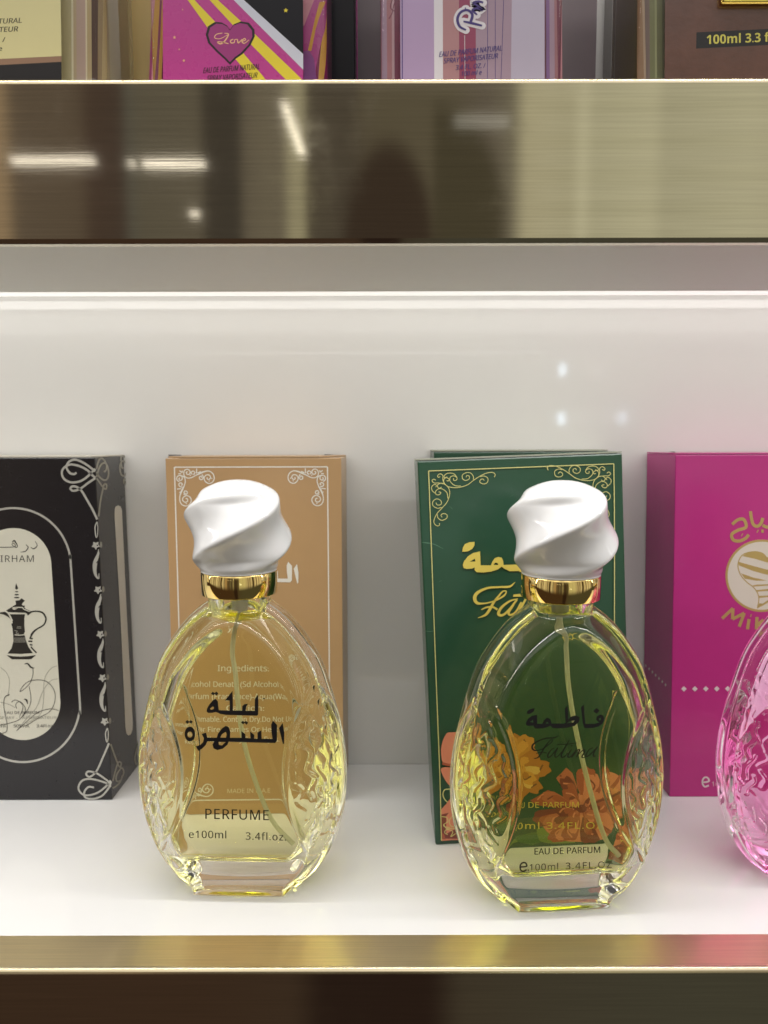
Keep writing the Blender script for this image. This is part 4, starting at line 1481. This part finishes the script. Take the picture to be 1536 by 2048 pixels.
ar.lay('front_print', sA, {'c': M_CREAMY, 'b': paper('tan_band_print', (.30, .18, .12), .4), 'k': M_INK}, oA, lift=.0002)


def flank(o, pxl, pxr, bands):
    """coloured upright bands inside the glass edge of a flat bottle"""
    a_ = Art()
    a_.sect('flank_stripes')
    cols_ = {}
    for x0, x1, c in bands:
        a_.poly([(x0, -360), (x1, -360), (x1, 190), (x0, 190)], c)
        cols_[c] = paper('painted_glass_edge', c, .35)
    l_, r_ = ray_at(pxl, 90, YU + .0032).x, ray_at(pxr, 90, YU + .0032).x
    a_.lay('flank_stripes', quad_surf((l_, YU + .0033, Z2S), (r_, YU + .0033, Z2S), (r_, YU + .0033, Z2S + .098), (l_, YU + .0033, Z2S + .098)), cols_, o, lift=.00005)


flank(oA, -190, 215, [(129, 150, (.62, .56, .32)), (150, 154, (.90, .86, .66)), (154, 160, (.66, .54, .34)), (160, 178, (.66, .50, .44)), (178, 181, (.92, .85, .66)), (181, 190, (.62, .50, .28)), (190, 201, (.10, .05, .035)), (201, 207, (.34, .24, .12)), (207, 214, (.52, .40, .20))])  # pale glints and the refracted dark gap are painted in as bands


def up_carton(name, label, pxl, pxr, Yf, depth, height, mat, py=90):
    xl, xr = ray_at(pxl, py, Yf).x, ray_at(pxr, py, Yf).x
    return carton(name, label, c8_from((xl, Yf, Z2S), (xr, Yf, Z2S), (xr, Yf, Z2S + height), (xl, Yf, Z2S + height), [(0, depth, 0)] * 4), mat, UP)


cY = up_carton('perfume_box', 'plain cream yellow box between the cream bottle and the magenta bottle', 160, 345, .290, .06, .14, paper('cream_yellow_card', (.74, .60, .28), .42, .1))
ar = Art()
ar.stroke([(214, 12), (222, 4), (226, -10)], 2.6, 'k')
ar.lay('front_print', cY.front, {'k': M_INK}, cY.o)

M_MAG = paper('magenta_paint', (.50, .045, .30), .28, .3)
M_STRY = paper('yellow_stripe_paint', (.78, .66, .04), .35, .2)
M_STRW = paper('pale_blue_stripe_paint', (.62, .66, .82), .35, .2)
M_NAVY = paper('navy_black_paint', (.008, .008, .014), .30, .0, .1, .3)
oC, sC = flat_bottle('magenta bottle with yellow stripes and a dark heart on its front', 303, 657, YU, .032, .0025, paper('magenta_core', (.40, .035, .20), .35))
ar = Art()
ar.sect('stripe_paint')
ar.poly([(330, -370), (610, -370), (610, 190), (330, 190)], 'm')
Zc = zt(300, 0, .2734)
ar.poly([(700, 0), (112, -730), (112, -1350), (1136, -1350), (1136, 396)], 'n', tf=Zc)
ar.poly([(630, 0), (112, -600), (112, -730), (705, 0), (1135, 395), (1135, 510)], 's', tf=Zc)
ar.poly([(455, 0), (112, -396), (112, -465), (515, 0), (790, 255), (1100, 555), (1160, 620), (1050, 620), (980, 555), (760, 330)], 'y', tf=Zc)
ar.poly([(295, 0), (112, -212), (112, -285), (345, 0), (500, 165), (700, 390), (840, 555), (890, 620), (800, 620), (640, 430), (430, 190)], 'y', tf=Zc)
ht = [(600, 472), (560, 430), (500, 375), (440, 310), (424, 250), (440, 190), (490, 158), (540, 162), (580, 185), (600, 215), (630, 175), (680, 155), (740, 165), (780, 215), (782, 265), (750, 330), (690, 395), (640, 430)]
ar.sect('heart_emblem')
ar.poly(ht, 'd', tf=Zc)
ar.poly([(600 + (x - 600) * .90, 300 + (y - 302) * .90) for x, y in ht], 'h', tf=Zc)
for p in ([(560, 240, 4), (590, 250, 8), (560, 300, 10), (530, 318, 10), (510, 305, 8), (540, 305, 6), (590, 318, 7)], [(545, 240, 7), (500, 250, 6), (490, 275, 6), (530, 280, 5), (590, 250, 4)], [(625, 285, 7), (605, 295, 8), (610, 312, 8), (632, 308, 7), (635, 290, 6), (655, 285, 5)], [(655, 285, 7), (662, 312, 9), (690, 285, 5)], [(690, 302, 6), (715, 290, 7), (705, 280, 6), (688, 300, 8), (705, 316, 7), (740, 290, 4)]):
    ar.stroke(p, 7, 'g', Zc)
ar.sect('lettering')
ar.text('EAU DE PARFUM NATURAL', 410.5, 523, 145.8, 11.0, 'k', slope=-.07, slant=.16, bold=.012)
ar.text('SPRAY VAPORISATEUR', 418, 518, 161, 10.5, 'k', slope=-.06, slant=.16, bold=.012)
for x, y, r in ((369.8, 18.5, 1.7), (353.4, 74, 3.2), (362.8, 98, 2.0), (372, 120.3, 3.0)):
    ar.sect('gold_star#%d' % y)
    ar.poly(sstar(x, y, r, inner=.6), 'g')
ar.sect('gold_star#9')
ar.poly(sstar(576, 21, 5), 'y')
ar.lay('front_print', sC, {'m': M_MAG, 'n': M_NAVY, 's': M_STRW, 'y': M_STRY, 'd': M_INK, 'h': paper('plum_paint', (.34, .04, .22), .3), 'g': paper('peach_gold_print', (.85, .52, .30), .3), 'k': M_INK}, oC, lift=.0002)
# stripes on the flanks seen through the glass edges
ar = Art()
ar.sect('flank_stripes')
for (x0, x1, c) in ((304, 309, 'd'), (309, 314, 'r'), (314, 322, 'y'), (322, 326, 'd'), (326, 332, 'y')):
    ar.poly([(x0 + 7, -40), (x1 + 7, -40), (x1 - 4, 190), (x0 - 4, 190)], c)
ar.sect('flank_stripes#2')
for L, c in (([(611, -40), (650, -40), (614, 55), (611, 55)], 'r'), ([(650, -40), (655, -40), (655, 20), (628, 190), (611, 190), (611, 60)], 'm'), ([(642, 8), (650, 4), (636, 60), (627, 105), (620, 105)], 'y'), ([(655, 20), (655, 60), (645, 190), (638, 190), (644, 90)], 'y'), ([(611, 106), (622, 104), (632, 120), (637, 160), (637, 190), (611, 190)], 'v')):
    ar.poly(L, c)
xl, xr = ray_at(303, 90, YU + .0032).x, ray_at(657, 90, YU + .0032).x
ar.lay('flank_print', quad_surf((xl, YU + .0033, Z2S), (xr, YU + .0033, Z2S), (xr, YU + .0033, Z2S + .098), (xl, YU + .0033, Z2S + .098)),
       {'y': paper('amber_flank_paint', (.75, .40, .05), .35), 'r': paper('rose_flank_paint', (.75, .33, .42), .35), 'd': paper('wine_flank_paint', (.30, .03, .14), .35), 'm': M_MAG, 'v': paper('violet_flank_paint', (.30, .07, .34), .35)}, oC, lift=.00005)
cD = up_carton('perfume_box', 'black box with small gold stars behind the magenta bottle', 575, 714, .287, .06, .135, M_NAVY)
ar = Art()
for y in (6, 47, 89, -34, 131):
    ar.sect('gold_star#%d' % y)
    ar.poly(sstar(662.5, y, 7), 'y')
ar.lay('front_print', cD.front, {'y': paper('gold_star_print', (.80, .56, .10), .3)}, cD.o)

M_LIL = paper('lilac_paint', (.44, .32, .56), .3, .25)
oE, sE = flat_bottle('lilac bottle with white and mauve stripes and slanted blue script', 765, 1130, YU, .032, .0025, paper('rose_core', (.36, .10, .18), .35))
ar = Art()
Ze = zt(760, 0, .2474)
ar.sect('stripe_paint')
ar.poly([(180, -1500), (1350, -1500), (1345, 800), (180, 800)], 'l', tf=Ze)
for (a, b, a2, b2, c) in ((453, 527, 453, 523, 'w'), (527, 655, 523, 655, 'r'), (655, 790, 655, 790, 'd'), (790, 1105, 790, 1070, 'm'), (1105, 1350, 1070, 1342, 'g')):
    ar.poly([(a, -1500), (b, -1500), (b2, 800), (a2, 800)], c, tf=Ze)
ar.stroke([(198, -1500), (195, 800)], 7, 'b', Ze)
ar.stroke([(700, 290), (702, 800)], 4, 'w', Ze)
for (x0, x1) in ((888, 880), (948, 945), (1018, 985)):
    ar.stroke([(x0, -1500), (x0, -200), ((x0 * .6 + x1 * .4), 300), (x1, 800)], 4, 'b', Ze)
pk_s = ([(840, 215, 16), (760, 195, 20), (690, 180, 14)], [(710, 250, 14), (660, 220, 20), (642, 160, 22), (670, 105, 20), (725, 90, 20), (762, 125, 22), (750, 180, 22), (735, 190, 14)], [(712, 78, 22), (704, 80, 22)], [(800, 128, 14), (765, 90, 18), (800, 75, 18), (845, 90, 16), (800, 50, 18), (770, 30, 16), (815, 20, 18), (850, 30, 16)], [(850, -20, 16), (790, -40, 18), (840, -80, 16)])
ar.sect('script_lettering')
for p in pk_s:
    ar.stroke([(a, b, 62) for a, b, w in p], 60, 'w', Ze)
    for a, b, w in (p[0], p[-1]):
        ar.disc(a, b, 31, 31, 'w', 16, tf=Ze)
for p in pk_s:
    ar.stroke(p, 18, 'b', Ze)
ar.sect('lettering')
ar.text('EAU DE PARFUM NATURAL', 882, 1007, 115.5, 10.5, 'b', slope=-.10, slant=.16, bold=.012)
ar.text('SPRAY VAPORISATEUR', 890.5, 999, 128.5, 10.2, 'b', slope=-.09, slant=.16, bold=.012)
ar.text('3.4 FL. OZ. /', 914.5, 973, 141.5, 9.5, 'b', slope=-.07, slant=.16, bold=.012)
ar.text('100 ml e', 926, 966, 153.5, 9, 'b', slope=-.07, slant=.16, bold=.012)
ar.lay('front_print', sE, {'l': M_LIL, 'w': paper('white_stripe_paint', (.72, .70, .80), .35), 'r': paper('dusty_rose_paint', (.42, .22, .25), .35), 'd': paper('wine_paint', (.28, .05, .12), .3), 'm': paper('mauve_paint', (.36, .26, .36), .35),
                           'g': paper('frosted_lilac_paint', (.46, .42, .58), .22, .4), 'b': paper('indigo_print', (.05, .03, .20), .35)}, oE, lift=.0002)

ar = Art()
ar.sect('flank_stripes')
for (x0, x1, c) in ((766, 773, 'r'), (773, 780, 'l'), (780, 788, 'r'), (788, 793, 'p'), (793, 804, 'd')):
    ar.poly([(x0, -360), (x1, -360), (x1, 190), (x0, 190)], c)
ar.sect('flank_stripes#2')
for (x0, x1, c) in ((1094, 1101, 'v'), (1101, 1110, 'l'), (1110, 1114, 'r'), (1114, 1118, 'd'), (1118, 1128, 'r')):
    ar.poly([(x0, -360), (x1, -360), (x1, 190), (x0, 190)], c)
ar.sect('flank_stripes#3')
ar.stroke([(783, 42), (789, 30), (792, 15), (797, 2), (800, -10), (795, -14), (789, 4), (786, 20), (794, 26), (799, 8)], 1.6, 'd')
xl, xr = ray_at(765, 90, YU + .0032).x, ray_at(1130, 90, YU + .0032).x
ar.lay('flank_print', quad_surf((xl, YU + .0033, Z2S), (xr, YU + .0033, Z2S), (xr, YU + .0033, Z2S + .098), (xl, YU + .0033, Z2S + .098)),
       {'r': paper('rose_flank_paint', (.55, .25, .30), .35), 'l': paper('mauve_flank_paint', (.55, .38, .55), .35), 'p': paper('pink_flank_paint', (.72, .50, .58), .35), 'd': paper('wine_flank_paint', (.28, .06, .13), .35), 'v': paper('violet_flank_paint', (.34, .16, .46), .35)}, oE, lift=.00005)
cH = up_carton('perfume_box', 'grey mauve box standing close behind the lilac striped bottle', 716.5, 1197, .300, .05, .13, paper('grey_mauve_card', (.20, .165, .185), .45, .05))
ar = Art()
ar.stroke([(718, -40), (718, 190)], 2.2, 'm')
ar.lay('edge_print', cH.front, {'m': M_MAG}, cH.o)
# dark brown carton with a barcode on its flank
fx = .1031
M_DKB = paper('dark_brown_card', (.040, .026, .024), .30, .2)
cF = carton('perfume_box', 'dark brown box with a barcode on its side, right of the lilac bottle', c8_from((fx, .328, Z2S), (fx + .075, .328, Z2S), (fx + .075, .328, Z2S + .13), (fx, .328, Z2S + .13), [(0, .042, 0)] * 4), M_DKB, UP)
ar = Art()
ar.poly([(1226.5, 126), (1248.5, 93), (1248.5, 175), (1226.5, 175)], 'w')
for i in range(9):
    x = 1230 + i * 2.0
    ar.stroke([(x, 175), (x, 132 - (x - 1228) * 1.15)], [.9, .5, 1.2, .6, .9, 1.3, .5, 1.0, .7][i], 'k')
ar.lay('barcode', cF.left, {'w': paper('barcode_white_print', (.62, .58, .56), .4), 'k': M_INK}, cF.o)
ar = Art()
ar.stroke([(1260.5, -40), (1257.5, 190)], 3.0, 't')
ar.lay('edge_print', cF.front, {'t': paper('copper_print', (.25, .10, .05), .3)}, cF.o)

M_LEA, nt_, b_ = new_mat('brown_leather_paint')
n_ = nt_.noise(nt_.coord('Object'), 60.0, 5.0, .6)
nt_.l.new(nt_.mix(n_, (.045, .018, .014), (.175, .070, .052)), b_.inputs['Base Color'])
b_.inputs['Roughness'].default_value = .28
b_.inputs['Coat Weight'].default_value = .3
nt_.l.new(nt_.bump(n_, .25, .001), b_.inputs['Normal'])
oG, sG = flat_bottle('brown leather look bottle with a gold plate and black strip, rightmost on the upper shelf', 1281, 1690, YU, .032, .0025, paper('olive_core', (.13, .11, .045), .3))
ar = Art()
ar.sect('leather_paint')
ar.poly([(1337, -370), (1640, -370), (1640, 190), (1332, 190)], 'l')
ar.sect('volume_strip')
ar.poly([(1396.5, 68), (1580, 60), (1580, 92), (1395.5, 100.5)], 'k')
ar.sect('volume_lettering', 'volume_strip')
ar.text('100ml 3.3 fl.oz', 1417, 1579, 91.5, 18, 'g', slope=-.035, bold=.014)
ar.lay('front_print', sG, {'l': M_LEA, 'k': M_INK, 'g': paper('lime_gold_print', (.66, .62, .12), .35)}, oG, lift=.0002)
flank(oG, 1281, 1690, [(1282, 1291, (.40, .24, .14)), (1291, 1294, (.55, .42, .30)), (1294, 1301, (.24, .17, .16)), (1301, 1311, (.22, .23, .10)), (1311, 1315, (.38, .40, .20)), (1315, 1326, (.17, .17, .07)), (1326, 1338, (.08, .075, .03))])
pl0, pl1 = ray_at(1441, 16, YU).x - oG.location.x, ray_at(1600, 16, YU).x - oG.location.x
zpl = ray_at(1500, 17, YU).z - Z2S
box_obj('gold_plate', pl0, pl1, -.0022, -.0003, zpl, zpl + .020, plain('yellow_gold_metal', (.85, .66, .18), .12, metal=1.0), oG, .0012, True, 4)

bpy.context.view_layer.update()
